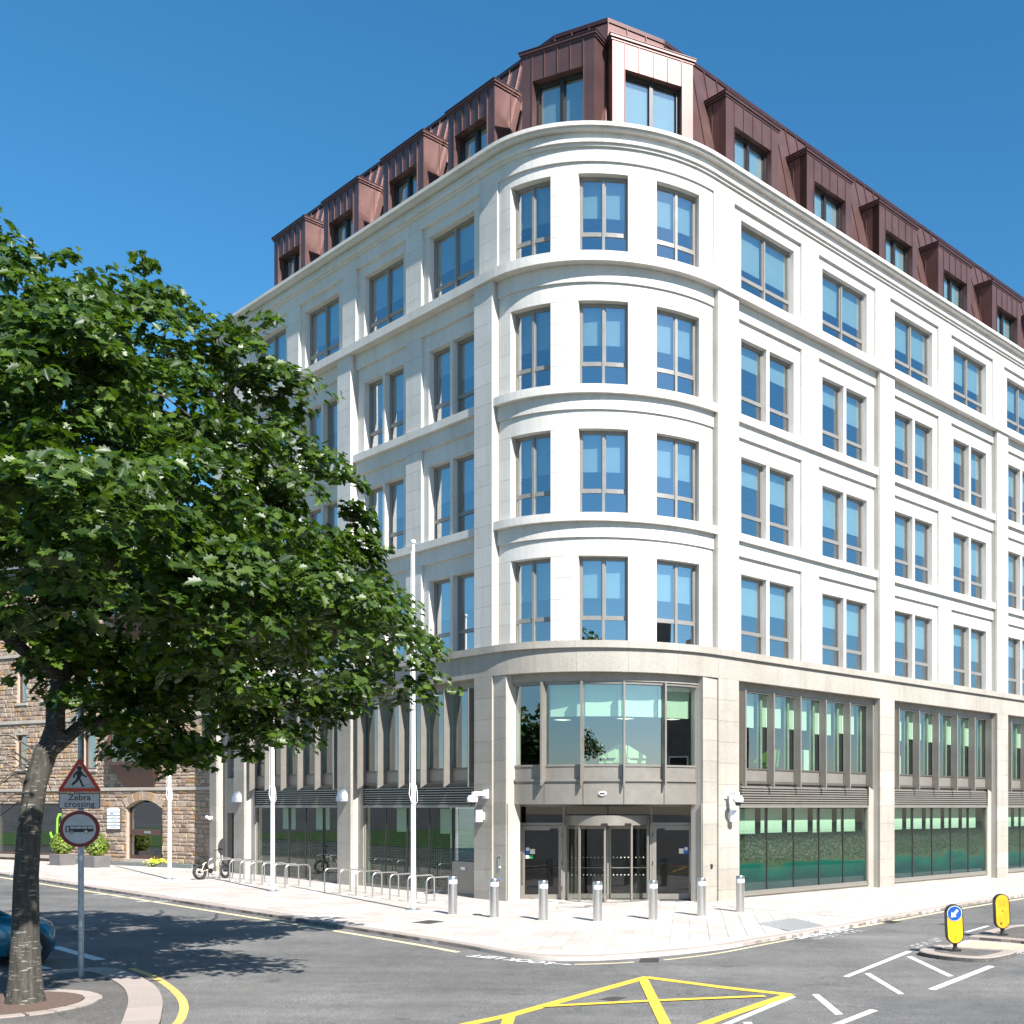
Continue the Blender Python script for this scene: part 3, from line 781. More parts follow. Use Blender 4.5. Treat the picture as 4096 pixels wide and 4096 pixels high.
plain('panel_white', (.75, .78, .75), rough=.6)
for u, v, lab in ((11.0, 1.3, 'white desk screen behind the first-floor glass right of the green armchair'), (17.0, 1.3, 'white desk screen behind the first-floor glass of the second bay')):
    t = thing('desk_screen', lab, 'desk screen', office.matrix_world @ T((u, v, 4.055)))
    bx('panel', 'panel_white', t, -.25, .25, -.02, .02, .1, 1.05); bx('foot', 'bronze_dark', t, -.2, .2, -.12, .12, 0, .1)
m, nt, b = _new('lamp_panel'); b.inputs['Emission Color'].default_value = (1, .93, .8, 1); b.inputs['Emission Strength'].default_value = 1.1; M['lamp_panel'] = m
LPOS = [(11.2, 15.6), (10.4, 12.2), (12.6, 12.9), (14.2, 11.6), (13.2, 8.6), (15.6, 8.8)]
ORD = ['leftmost', 'second from left', 'third from left', 'fourth from left', 'fifth from left', 'rightmost']
for k, (u, v) in enumerate(LPOS):
    t = thing('ceiling_light', ORD[k]+' square ceiling light behind the curved first-floor glass', 'ceiling light', office.matrix_world @ T((u, v, 6.96)), 'square ceiling lights')
    bx('frame', 'plastic_white', t, -.31, .31, -.31, .31, .0, .015); bx('diffuser', 'lamp_panel', t, -.28, .28, -.28, .28, -.006, -.001)
# ================================================================== GROUND, ROAD, PAVEMENT
def asphalt(name, c, patch=.25):
    m, nt, b = _new(name)
    co = _coords(nt, 'pos')
    fine = _noise(nt, co, 38, 4, .85); mid = _noise(nt, co, 3.5, 6, .65); big = _noise(nt, co, .22, 5, .6)
    x = _ramp(nt, fine, [(.3, tuple(v*.45 for v in c)), (.5, c), (.68, tuple(v*2.1 for v in c))])
    x = _mix(nt, 1.0, x, _ramp(nt, mid, [(.3, (.86, .86, .86)), (.7, (1.1, 1.1, 1.1))]), 'MULTIPLY')
    x = _mix(nt, 1.0, x, _ramp(nt, big, [(.35, (1-patch, 1-patch, 1-patch)), (.62, (1+patch*.6, 1+patch*.55, 1+patch*.48))]), 'MULTIPLY')
    vor = nt.nodes.new('ShaderNodeTexVoronoi'); vor.feature = 'DISTANCE_TO_EDGE'; vor.inputs['Scale'].default_value = .16
    wob = nt.nodes.new('ShaderNodeVectorMath'); wob.operation = 'ADD'
    nn = nt.nodes.new('ShaderNodeTexNoise'); nn.inputs['Scale'].default_value = 1.1; nn.inputs['Detail'].default_value = 5; nt.links.new(co, nn.inputs['Vector'])
    sc_ = nt.nodes.new('ShaderNodeVectorMath'); sc_.operation = 'SCALE'; sc_.inputs['Scale'].default_value = 1.6; nt.links.new(nn.outputs['Color'], sc_.inputs[0])
    nt.links.new(co, wob.inputs[0]); nt.links.new(sc_.outputs[0], wob.inputs[1]); nt.links.new(wob.outputs[0], vor.inputs['Vector'])
    x = _mix(nt, 1.0, x, _ramp(nt, vor.outputs['Distance'], [(.0, (.62, .62, .62)), (.0035, (1, 1, 1))]), 'MULTIPLY')     # hairline cracks
    mpt = nt.nodes.new('ShaderNodeMapping'); mpt.inputs['Rotation'].default_value = (0, 0, -R_(57)); mpt.inputs['Scale'].default_value = (.10, .9, 1); nt.links.new(co, mpt.inputs[0])
    tyre = _noise(nt, mpt.outputs[0], 1.0, 4, .6)
    x = _mix(nt, 1.0, x, _ramp(nt, tyre, [(.35, (.84, .84, .84)), (.65, (1.14, 1.13, 1.11))]), 'MULTIPLY')                # polished wheel tracks
    oil = _noise(nt, co, .9, 3, .5)
    x = _mix(nt, 1.0, x, _ramp(nt, oil, [(.22, (.6, .6, .6)), (.30, (1, 1, 1))]), 'MULTIPLY')
    nt.links.new(x, b.inputs['Base Color']); b.inputs['Roughness'].default_value = .82
    b.inputs['Specular IOR Level'].default_value = .35
    _bump(nt, b, fine, .5, .01)
    M[name] = m
asphalt('asphalt', (.124, .122, .118)); asphalt('asphalt_path', (.10, .095, .088), .2)
def paint(name, c, wear=.35):
    m, nt, b = _new(name)
    co = _coords(nt, 'pos'); n1 = _noise(nt, co, 45, 4, .75); n2 = _noise(nt, co, 1.2, 4)
    f = _math(nt, 'ADD', n1, _math(nt, 'MULTIPLY', n2, .35))
    x = _ramp(nt, f, [(.38+wear*.25, (.11, .108, .10)), (.50+wear*.25, c)])
    x = _mix(nt, 1.0, x, _ramp(nt, n2, [(.3, (.85, .85, .85)), (.7, (1, 1, 1))]), 'MULTIPLY')
    nt.links.new(x, b.inputs['Base Color']); b.inputs['Roughness'].default_value = .7
    M[name] = m
paint('paint_yellow', (.80, .50, .045), .22); paint('paint_ochre', (.60, .42, .13), .3); paint('paint_white', (.74, .74, .72), .2); paint('paint_cream', (.66, .56, .34), .25); paint('paint_faded', (.50, .49, .47), .75)
plain('iron_rust', (.115, .075, .055), rough=.8, var=.3, scale=20)
plain('iron', (.06, .056, .052), rough=.6, metal=.4, var=.3, scale=20)
plain('cover_grey', (.36, .37, .38), rough=.5, metal=.4, var=.15, scale=15)
plain('grass', (.07, .14, .025), rough=.9, var=.35, scale=1.5)
plain('gravel', (.36, .29, .20), rough=.95, var=.4, scale=40)

def ground_mesh(name, mat, poly, dz, parent=None, thick=None):
    """flat polygon that follows the fall of the street; world coordinates"""
    n = len(poly)
    top = [(x, y, gz(x)+dz) for x, y in poly]
    if thick is None:
        me = bpy.data.meshes.new(name); me.from_pydata(top, [], [tuple(range(n))]); me.update()
        if me.polygons[0].normal.z < 0: me.flip_normals()
        me.materials.append(M[mat]); return obj(name, me, parent)
    mb = MB(); mb._add([(x, y, z-thick) for x, y, z in top]+top, [tuple(range(n))[::-1], tuple(range(n, 2*n))]+[(i, (i+1) % n, n+(i+1) % n, n+i) for i in range(n)])
    return mb.build(name, mat, parent)
road = struct(ground_mesh('road', 'asphalt', [(-700, -400), (700, -400), (700, 900), (-700, 900)], ROAD))
def smooth_line(P, sub=4):
    out = []
    for i in range(len(P)-1):
        p0 = P[max(i-1, 0)]; p1 = P[i]; p2 = P[i+1]; p3 = P[min(i+2, len(P)-1)]
        for k in range(sub):
            t = k/sub
            out.append(tuple(.5*((2*p1[j])+(-p0[j]+p2[j])*t+(2*p0[j]-5*p1[j]+4*p2[j]-p3[j])*t*t+(-p0[j]+3*p1[j]-3*p2[j]+p3[j])*t**3) for j in range(2)))
    out.append(tuple(P[-1])); return out
def strip_poly(P, w):
    L_, R2 = [], []
    for i, p in enumerate(P):
        a = P[max(i-1, 0)]; b = P[min(i+1, len(P)-1)]; dx, dy = b[0]-a[0], b[1]-a[1]; l = math.hypot(dx, dy) or 1
        L_.append((p[0]-dy/l*w/2, p[1]+dx/l*w/2)); R2.append((p[0]+dy/l*w/2, p[1]-dx/l*w/2))
    return L_, R2
def strip(name, mat, P, w, dz, parent):
    a, b = strip_poly(P, w); n = len(P)
    me = bpy.data.meshes.new(name)
    me.from_pydata([(x, y, gz(x)+dz) for x, y in a+b], [], [(n+i, n+i+1, i+1, i) for i in range(n-1)]); me.update()
    if me.polygons[0].normal.z < 0: me.flip_normals()
    me.materials.append(M[mat]); return obj(name, me, parent)

# kerb line (u, v) from the far left street round the corner to the far right street
KUV = [(-6.9, 60), (-6.9, 45), (-6.92, 30), (-6.9, 20), (-6.88, 10), (-6.9, 3), (-6.95, -2.2), (-6.98, -3.8), (-7.08, -5.0), (-7.1, -5.9), (-6.95, -6.6), (-6.45, -7.2), (-5.7, -7.58), (-4.59, -7.83), (-3.15, -7.93), (-1.58, -7.74), (2.17, -7.3), (5.33, -6.68), (8.14, -6.3), (12.3, -5.65), (15.2, -5.40), (22, -4.9), (40, -4.3), (60, -4)]
kerb_line = smooth_line([UV(*p)[:2] for p in KUV], 6)
inner = [UV(*p)[:2] for p in ((60, .45), (5.0, .45), (4.98, .96), (.96, 4.98), (.45, 5.0), (.45, 26.3), (1.3, 26.2), (3, 26), (3, 60))]
pave_poly = kerb_line+inner
pavement = struct(ground_mesh('pavement', 'slab_pink', pave_poly, -.014, None, .3))
# kerb stones, one metre each
def resample(P, step):
    out = [P[0]]; acc = 0
    for a, b in zip(P, P[1:]):
        l = math.dist(a, b); t = 0
        while acc+l-t >= step:
            t += step-acc; acc = 0
            out.append((a[0]+(b[0]-a[0])*t/l, a[1]+(b[1]-a[1])*t/l))
        acc += l-t
    return out
def kerb_stones(parent, line, w, ln, mat, dz, h, inside=1):
    pts = resample(line, ln/4)
    for k in range(0, len(pts)-4, 4):
        seg = pts[k:k+5]
        ring0 = []
        a, b = strip_poly(seg, .0001)
        L2, R2 = strip_poly(seg, 2*w)
        inn = L2 if inside > 0 else R2
        def shr(P):                              # leave an open joint at both ends
            q = list(P); e = .006
            d0 = math.dist(q[0], q[1]); d1 = math.dist(q[-1], q[-2])
            q[0] = (q[0][0]+(q[1][0]-q[0][0])*e/d0, q[0][1]+(q[1][1]-q[0][1])*e/d0); q[-1] = (q[-1][0]+(q[-2][0]-q[-1][0])*e/d1, q[-1][1]+(q[-2][1]-q[-1][1])*e/d1)
            return q
        o_, i_ = shr(seg), shr(inn); c = .018
        rings = [[(o[0], o[1], gz(o[0])+dz-h), (i[0], i[1], gz(i[0])+dz-h), (i[0], i[1], gz(i[0])+dz), (o[0]+(i[0]-o[0])*c/w, o[1]+(i[1]-o[1])*c/w, gz(o[0])+dz), (o[0], o[1], gz(o[0])+dz-c)] for o, i in zip(o_, i_)]
        MB().loft(rings).build('kerb_stone', mat, parent)
i0 = next(i for i, p in enumerate(kerb_line) if (p[0]-CX)*E2.x+(p[1]-CY)*E2.y < 38); i1 = next(i for i, p in enumerate(kerb_line) if (p[0]-CX)*E1.x+(p[1]-CY)*E1.y > 17 and p[0] > 0)
kerb_stones(pavement, kerb_line[i0:i1], .22, 1.0, 'kerb_granite', .004, .2, 1)
# paving slabs
def inside(p, poly):
    c = False; j = len(poly)-1
    for i in range(len(poly)):
        a, b = poly[i], poly[j]
        if (a[1] > p[1]) != (b[1] > p[1]) and p[0] < (b[0]-a[0])*(p[1]-a[1])/(b[1]-a[1])+a[0]: c = not c
        j = i
    return c
kin = strip_poly(kerb_line, 2*.235)[0]
slab_poly = kin+inner
slabs = []
rs = random.Random(11)
def lay(origin, dx, dy, x0, x1, y0, y1, w, test):
    """courses run along dy; course width w"""
    x = x0
    while x < x1:
        y = y0-rs.uniform(0, .8)
        while y < y1:
            ln = rs.choice((.5, .6, .75, .75, .9))
            c = [(origin[0]+a*dx[0]+b*dy[0], origin[1]+a*dx[1]+b*dy[1]) for a, b in ((x, y), (x+w, y), (x+w, y+ln), (x, y+ln))]
            m = (sum(p[0] for p in c)/4, sum(p[1] for p in c)/4)
            if all(inside(p, slab_poly) for p in c) and test(m): slabs.append((m, w, ln, math.atan2(dx[1], dx[0])))
            y += ln
        x += w
def uvof(p):
    a = Vector((p[0]-CX, p[1]-CY, 0)); return a.dot(E1), a.dot(E2)
DG = Vector((.64, .768))                         # courses in front of the doors turn towards the street corner
def zone(p):
    u, v = uvof(p)
    if v > 1.2 and u < 1: return 'L'
    if u > 3.6: return 'R'
    return 'C'
lay((CX, CY), (E1.x, E1.y), (E2.x, E2.y), -7, 1, 0, 46, .45, lambda p: zone(p) == 'L')
lay((CX, CY), (-E2.x, -E2.y), (E1.x, E1.y), 0, 8, 0, 26, .45, lambda p: zone(p) == 'R')
lay((CX, CY), (.9975, .0704), (-.0704, .9975), -14, 14, -14, 8, .45, lambda p: zone(p) == 'C')
slabs.sort(key=lambda s: s[0][0]**2+s[0][1]**2)
unit = {}
far = MB()
for k, (c, w, ln, a) in enumerate(slabs):
    g = .006
    if k < 300:
        if (w, ln) not in unit: unit[(w, ln)] = MB().box(-w/2+g, w/2-g, -ln/2+g, ln/2-g, -.03, 0).mesh('paving_slab', 'slab_pink')
        obj('paving_slab', unit[(w, ln)], pavement, flat_ground(c[0], c[1], a, rs.uniform(-.0012, .0012)))
    else:
        ca, sa = math.cos(a), math.sin(a)
        P = [(c[0]+x*ca-y*sa, c[1]+x*sa+y*ca) for x, y in ((-w/2+g, -ln/2+g), (w/2-g, -ln/2+g), (w/2-g, ln/2-g), (-w/2+g, ln/2-g))]
        far.hexa([(x, y, gz(x)-.03) for x, y in P], [(x, y, gz(x)) for x, y in P])
def slab_tone():
    m = M['slab_pink'].copy(); m.name = 'slab_far'
    nt = m.node_tree
    for n in nt.nodes:
        if n.type == 'OBJECT_INFO':
            g = nt.nodes.new('ShaderNodeNewGeometry')
            for l in list(nt.links):
                if l.from_node == n: nt.links.new(g.outputs['Random Per Island'], l.to_socket)
    M['slab_far'] = m
slab_tone()
o = far.build('distant_slabs', 'slab_far', pavement); o['kind'] = 'stuff'

# ---- painted markings, children of the road
D1 = ROAD+.004
yl = smooth_line([UV(-7.28, 46)[:2], UV(-7.28, 30)[:2], UV(-7.28, 15)[:2], UV(-7.3, 2)[:2], UV(-7.36, -2.5)[:2], UV(-7.45, -4.35)[:2]], 6)
strip('yellow_line', 'paint_cream', yl, .15, D1, road)
strip('yellow_line', 'paint_cream', smooth_line([(-3.78, 21.72), (-3.2, 21.86), (-2.66, 22.12)]), .10, D1, road)
strip('yellow_line', 'paint_cream', smooth_line([(-2.10, 22.47), (-1.5, 23.05), (-.92, 23.78), (-.15, 25.05), (.62, 26.30)]), .10, D1, road)
strip('yellow_line', 'paint_cream', smooth_line([(2.22, 28.83), (3.33, 30.5), (5.56, 34.0), (9.0, 39.0), (14, 46.5), (20, 54)]), .14, D1, road)
strip('yellow_line', 'paint_ochre', smooth_line([(-11.82, 20.66), (-10.98, 19.82), (-10.15, 18.82), (-9.33, 17.68), (-8.83, 16.84), (-8.49, 16.14), (-8.27, 15.6), (-7.9, 14.4), (-7.6, 12.5)]), .125, D1, road)
Y = lambda P, w=.2, mat='paint_yellow', nm='box_junction_line', dz=D1: strip(nm, mat, P, w, dz, road)
Y([(-5.6, 13.2), (-4.32, 15.60), (-3.79, 16.44), (-2.18, 20.24)], .21)
Y([(-2.22, 20.17), (-.74, 19.10), (.36, 18.44)], .20, dz=D1+.003)
Y([(.36, 18.44), (-.64, 16.44), (-2.0, 13.4)], .20, dz=D1+.006)
Y([(-2.24, 19.95), (-1.47, 15.87), (-1.1, 13.5)], .17, dz=D1+.009)
Y([(-3.45, 17.12), (-1.8, 17.71), (-.05, 18.24)], .16, dz=D1+.012)
Y([(-3.8, 16.4), (-3.55, 14.9), (-3.4, 13)], .17, dz=D1+.009)
def quad(P, mat='paint_white', dz=D1): ground_mesh('white_line', mat, P, dz, road)
for P in ([(1.38, 20.5), (1.48, 20.43), (3.12, 24.13), (3.02, 24.25)], [(2.75, 19.16), (2.86, 19.05), (4.48, 21.98), (4.37, 22.1)],
          [(2.9, 23.32), (3.02, 23.35), (3.45, 20.67), (3.33, 20.62)], [(1.81, 20.87), (1.92, 20.92), (2.28, 18.64), (2.18, 18.6)],
          [(.73, 18.49), (.84, 18.53), (1.13, 16.74), (1.01, 16.71)], [(-.9, 15.3), (-.78, 15.3), (.46, 18.24), (.35, 18.33)],
          [(.45, 15.1), (.58, 15.1), (1.69, 17.07), (1.58, 17.18)], [(-.36, 16.05), (-.24, 16.08), (-.05, 14.6), (-.17, 14.58)],
          [(4.95, 28.1), (5.05, 28.05), (5.9, 29.6), (5.8, 29.65)], [(6.2, 28.8), (6.3, 28.75), (6.9, 27.2), (6.8, 27.2)]): quad(P)
quad([(-15.2, 23.55), (-15.05, 23.68), (-12.95, 21.8), (-13.1, 21.65)])
quad([(-14.25, 21.2), (-14.15, 21.3), (-13.2, 20.55), (-13.3, 20.45)])
for P in ([(-22.4, 36.9), (-22.2, 36.75), (-20.6, 37.0), (-20.7, 37.15)], [(-21.2, 35.9), (-21.0, 35.75), (-19.3, 36.0), (-19.4, 36.15)], [(-19.6, 34.5), (-19.4, 34.3), (-17.9, 34.8), (-18.1, 34.95)]): quad(P, 'paint_faded')
def road_text(s, x, y, rz, size, mat='paint_white', flip=False, name='road_lettering', dz=D1+.004):
    o = text_obj(s, size, mat, road, flat_ground(x, y, rz, dz), 0, 'LEFT', .012, name); return o
def arrow(x, y, rz, mat, sgn):
    P = [(0, 0), (.16, .07), (.16, .02), (.42, .02), (.42, -.02), (.16, -.02), (.16, -.07)]
    ca, sa = math.cos(rz), math.sin(rz)
    ground_mesh('arrow_mark', mat, [(x+sgn*a*ca-b*sa, y+sgn*a*sa+b*ca) for a, b in P], D1+.004, road)
a1 = math.atan2(22.72-21.78, -5.62+4.05)         # read from the kerb: upside down to the camera
road_text('LOOK LEFT', -4.22, 21.80, a1+.02, .42)
arrow(-3.80, 21.62, a1+.1, 'paint_white', 1)
a2 = math.atan2(26.82-28.63, .88-2.12)
road_text('LOOK RIGHT', 2.06, 28.46, a2, .42); arrow(.70, 26.36, a2, 'paint_white', -1)
road_text('LOOK RIGHT', 2.42, 28.25, a2, .40, 'paint_faded'); arrow(1.06, 26.15, a2, 'paint_faded', -1)
road_text('LOOK LEFT', 3.20, 24.85, math.atan2(1.7, .95), .40, 'paint_faded')
road_text('LOOK LEFT', 6.55, 25.75, math.atan2(-1.7, -.95), .42, 'paint_white')

# ---- gullies and covers: things set in the ground
def gully(x, y, rz, label):
    t = thing('gully_grate', label, 'drain grate', flat_ground(x, y, rz, ROAD))
    MB().box(-.26, .26, -.19, -.16, .002, .016).box(-.26, .26, .16, .19, .002, .016).box(-.26, -.23, -.16, .16, .002, .016).box(.23, .26, -.16, .16, .002, .016).build('frame', 'iron', t)
    for k in range(7): bx('bar', 'iron', t, -.2+.06*k, -.17+.06*k, -.16, .16, .004, .014)
    bx('well', 'black', t, -.23, .23, -.16, .16, .0015, .003)
gully(-2.38, 22.37, a1+R_(180)-R_(55), 'cast iron drain grate by the kerb in front of the entrance')
gully(3.35, 30.35, R_(57), 'cast iron drain grate by the kerb of the right-hand street')
def cover(poly, label, mat, dz, name='access_cover'):
    o = ground_mesh(name, mat, poly, dz, None, .02); tag(o, label, 'manhole cover'); return o
def tread(name, c):
    m, nt, b = _new(name); co = _coords(nt, 'pos')
    v = nt.nodes.new('ShaderNodeTexVoronoi'); v.inputs['Scale'].default_value = 18; v.inputs['Randomness'].default_value = .15; nt.links.new(co, v.inputs['Vector'])
    nt.links.new(_ramp(nt, v.outputs['Distance'], [(.2, c), (.5, tuple(x*.6 for x in c))]), b.inputs['Base Color']); b.inputs['Metallic'].default_value = .3; b.inputs['Roughness'].default_value = .5
    _bump(nt, b, v.outputs['Distance'], .6, .01); M[name] = m
tread('tread_plate', (.50, .50, .49)); tread('tread_iron', (.10, .095, .085))
cover([(-.30, 28.84), (.70, 30.35), (1.45, 28.45), (.52, 27.15)], 'large grey tread-plate cover set in the right-hand pavement', 'tread_plate', .006)
cover([(-9.07, 28.28), (-8.79, 28.88), (-8.30, 28.60), (-8.5, 27.95)], 'dark iron cover set in the pavement near the flagpole', 'tread_iron', .006)
cover([(-2.72, 17.84), (-2.52, 18.10), (-2.28, 18.02), (-2.44, 17.66)], 'worn iron cover set in the road inside the yellow box', 'tread_iron', ROAD+.004)
cover([(4.55, 29.9), (4.85, 30.3), (5.1, 30.1), (4.8, 29.7)], 'small iron cover set in the road by the far kerb', 'tread_iron', ROAD+.004)

# ---- traffic islands
IA = Vector((.5, .866)); IB = Vector((.866, -.5)); IO = Vector((3.2, 23.72))
def isl(s, w): p = IO+IA*s+IB*w; return (p.x, p.y)
def island(name, label, pts, dz=.0):
    P = smooth_line(pts, 4)
    o = ground_mesh(name, 'asphalt_path', P, -.012, None, .2); tag(o, label, 'traffic island', 'traffic islands')
    ring = P+[P[0]]
    area = sum(a[0]*b[1]-b[0]*a[1] for a, b in zip(P, P[1:]+P[:1]))
    kerb_stones(o, ring, .28, 1.05, 'kerb_granite', .004, .16, 1 if area > 0 else -1)
    return o
near_i = island('traffic_island', 'near traffic island of granite kerbs under the arrow bollard', [isl(1.15, 0), isl(.1, -.02), isl(-.35, .35), isl(-.55, 1.0), isl(-.42, 1.55), isl(.1, 1.78), isl(1.15, 1.78), isl(1.17, .9), isl(1.15, 0)])
far_i = island('traffic_island', 'far traffic island of granite kerbs under the plain yellow bollard', [isl(3.15, 0), isl(3.13, .9), isl(3.15, 1.78), isl(5.5, 1.85), isl(6.4, 1.7), isl(6.9, 1.0), isl(6.3, .1), isl(5, -.05), isl(3.15, 0)])
plain('tactile', (.52, .43, .25), rough=.8)
ground_mesh('crossing_pad', 'slab_pink', [isl(1.2, 0), isl(1.2, 1.78), isl(3.1, 1.78), isl(3.1, 0)], ROAD+.012, road)
pad = MB()
for i in range(12):
    for j in range(12):
        x, y = isl(1.55+i*.1, .35+j*.1); pad.hexa([(x-.03, y-.03, gz(x)+ROAD+.018), (x+.03, y-.03, gz(x)+ROAD+.018), (x+.03, y+.03, gz(x)+ROAD+.018), (x-.03, y+.03, gz(x)+ROAD+.018)], [(x-.02, y-.02, gz(x)+ROAD+.026), (x+.02, y-.02, gz(x)+ROAD+.026), (x+.02, y+.02, gz(x)+ROAD+.026), (x-.02, y+.02, gz(x)+ROAD+.026)])
pp = ground_mesh('tactile_paving', 'tactile', [isl(1.48, .28), isl(1.48, 1.52), isl(2.72, 1.52), isl(2.72, .28)], ROAD+.020, road)
k = pad.build('blisters', 'tactile', pp); k['kind'] = 'stuff'

# ---- build-out with the tree
BO = smooth_line([(-13.3, 18.9), (-12.95, 19.4), (-12.6, 19.9), (-12.2, 20.16), (-11.85, 20.12), (-11.46, 19.86), (-10.62, 18.98), (-9.95, 18.14), (-9.24, 17.01), (-8.71, 16.0), (-8.26, 15.09), (-7.8, 13.9), (-7.4, 12.4)], 4)
bo = struct(ground_mesh('footway', 'asphalt_path', BO+[(-8.5, 9), (-20, 6), (-20.5, 11.0)], -.012, None, .2))
kerb_stones(bo, BO[2:], .46, 1.1, 'kerb_granite', .004, .16, -1)
# beyond the left-hand street: lawn that the glass reflects
lawn = struct(ground_mesh('lawn', 'grass', [UV(-19, -2)[:2], UV(-19, 75)[:2], UV(-70, 75)[:2], UV(-70, -2)[:2]], ROAD+.03))
# ================================================================== STREET FURNITURE
plain('reflective', (.62, .64, .66), rough=.45)
BOL = [(-8.65, 30.55), (-7.32, 29.78), (-5.89, 29.19), (-4.45, 29.07), (-3.06, 29.65), (-1.84, 30.79), (-.80, 32.07)]
BLAB = ['leftmost steel bollard, nearest the cycle stands', 'second steel bollard from the left, by the left pillar', 'third steel bollard from the left, before the left entrance door', 'middle steel bollard, standing before the revolving door', 'third steel bollard from the right, before the right entrance door', 'second steel bollard from the right, near the right pillar', 'rightmost steel bollard, before the printed glass']
for (x, y), lab in zip(BOL, BLAB):
    t = thing('bollard', lab, 'bollard', on_ground(x, y), 'steel bollards in a curve')
    obj('post', cached('bp', lambda: MB().lathe([(.122, -.02), (.122, .83), (.122, .835)], 28).mesh('post', 'steel', True)), t)
    obj('reflective_band', cached('bb', lambda: MB().lathe([(.124, .835), (.124, .945)], 28).mesh('reflective_band', 'reflective', True)), t)
    obj('cap', cached('bc', lambda: MB().lathe([(.122, .945), (.122, 1.02), (.116, 1.035), (.0, 1.038)], 28).mesh('cap', 'steel', True)), t)
for (x, y, h), lab in zip(((-23.24, 43.25, 10.3), (-16.85, 37.88, 10.3), (-10.09, 31.68, 10.4)), ('white flagpole nearest the stone building', 'white flagpole in the middle, before the first cycle stands', 'white flagpole nearest the entrance')):
    t = thing('flagpole', lab, 'flagpole', on_ground(x, y), 'white flagpoles along the left-hand pavement')
    MB().lathe([(.070, 0), (.069, 1.5), (.062, 4), (.042, h-.1), (.026, h)], 18).build('pole', 'white_paint', t, None, True)
    MB().box(-.17, .17, -.17, .17, -.01, .02).lathe([(.12, .02), (.12, .05), (.09, .06)], 16).build('base_plate', 'galvanised', t)
    MB().lathe([(.0, h), (.06, h+.03), (.07, h+.08), (.04, h+.13), (0, h+.14)], 12).build('finial', 'white_paint', t, None, True)
    MB().tube([(.085, -.02, 3.55), (.12, -.03, 3.35), (.13, -.03, 3.1), (.08, -.06, 2.98), (-.03, -.10, 3.1), (-.10, -.05, 3.3), (-.09, 0, 3.6)], .009, 6).build('halyard', 'white_paint', t, None, True)
    MB().tube([(-.10, 0, 3.5), (-.085, 0, 6), (-.06, 0, h-.2)], .006, 5).build('rope', 'white_paint', t)
def hoop():
    w, h, r = .46, .80, .16
    P = [(-w, 0, -.02), (-w, 0, h-r)]+[(-w+r-r*math.cos(a), 0, h-r+r*math.sin(a)) for a in [R_(15*k) for k in range(1, 7)]]+[(w-r+r*math.sin(a), 0, h-r+r*math.cos(a)) for a in [R_(15*k) for k in range(0, 6)]]+[(w, 0, h-r), (w, 0, -.02)]
    return MB().tube(P, .025, 10).mesh('tube', 'steel', True)
ORDN = ['first', 'second', 'third', 'fourth', 'fifth', 'sixth', 'seventh', 'eighth']
V1S = [20.56, 19.55, 18.66, 17.78, 16.88, 15.97, 15.06, 14.2]; V2S = [11.37, 10.35, 9.3, 8.27, 7.23, 6.19, 5.16]
for grp, VS in (('cycle stands by the bicycle', V1S), ('cycle stands by the letterbox', V2S)):
    for k, v in enumerate(VS):
        x, y, _ = UV(-1.80, v)
        lab = (ORDN[k]+' steel cycle hoop of the row counted from the stone building, '+('row holding the bicycle' if VS is V1S else 'row nearer the entrance'))
        t = thing('cycle_stand', lab, 'cycle stand', on_ground(x, y, PHI), grp)
        obj('hoop', cached('hoop', hoop), t)
        obj('flange', cached('fl', lambda: MB().lathe([(.05, 0), (.05, .008)], 12, (-.46, 0, 0)).lathe([(.05, 0), (.05, .008)], 12, (.46, 0, 0)).mesh('flange', 'steel')), t)

# ---- folding electric bicycle
plain('bike_sand', (.52, .46, .36), rough=.45)
bu, bv = -2.68, 20.30
ang = math.atan2(E1.y*1.0+E2.y*.27, E1.x*1.0+E2.x*.27)
bx0, by0, _ = UV(bu, bv)
bike = thing('bicycle', 'sand-coloured folding bicycle with fat black tyres leaning on a cycle hoop', 'bicycle', on_ground(bx0, by0, ang) @ RX(R_(-5)))
wb, wr = 1.12, .295
def wheel(x, turn=0):
    me = MB()
    n = 28; k = 10
    me.loft([[((wr-.05+.055*math.cos(2*math.pi*j/k))*math.cos(2*math.pi*i/n), .055*math.sin(2*math.pi*j/k), (wr-.05+.055*math.cos(2*math.pi*j/k))*math.sin(2*math.pi*i/n)) for j in range(k)] for i in range(n+1)], False)
    o = me.build('wheel', 'rubber', bike, T((x, 0, wr)) @ RZ(turn), True)
    rm = MB(); rm.loft([[((wr-.10+a)*math.cos(2*math.pi*i/n), b, (wr-.10+a)*math.sin(2*math.pi*i/n)) for a, b in ((0, -.03), (.018, -.03), (.018, .03), (0, .03))] for i in range(n+1)], False)
    rm.build('rim', 'black', o)
    MB().tube([(0, -.05, 0), (0, .05, 0)], .05 if x < .1 else .03, 14).build('hub', 'black', o)
    sp = MB()
    for i in range(12):
        a = 2*math.pi*i/12; sp.tube([(.03*math.cos(a), .02*(-1)**i, .03*math.sin(a)), ((wr-.095)*math.cos(a+.3), 0, (wr-.095)*math.sin(a+.3))], .003, 4)
    sp.build('spokes', 'steel', o)
wheel(0); wheel(wb, R_(14))
MB().loft([[(.40, -.035, .36), (.40, .035, .36), (.40, .035, .52), (.40, -.035, .52)], [(.72, -.045, .50), (.72, .045, .50), (.72, .045, .66), (.72, -.045, .66)], [(.98, -.03, .68), (.98, .03, .68), (.98, .03, .80), (.98, -.03, .80)]]).build('frame', 'bike_sand', bike)
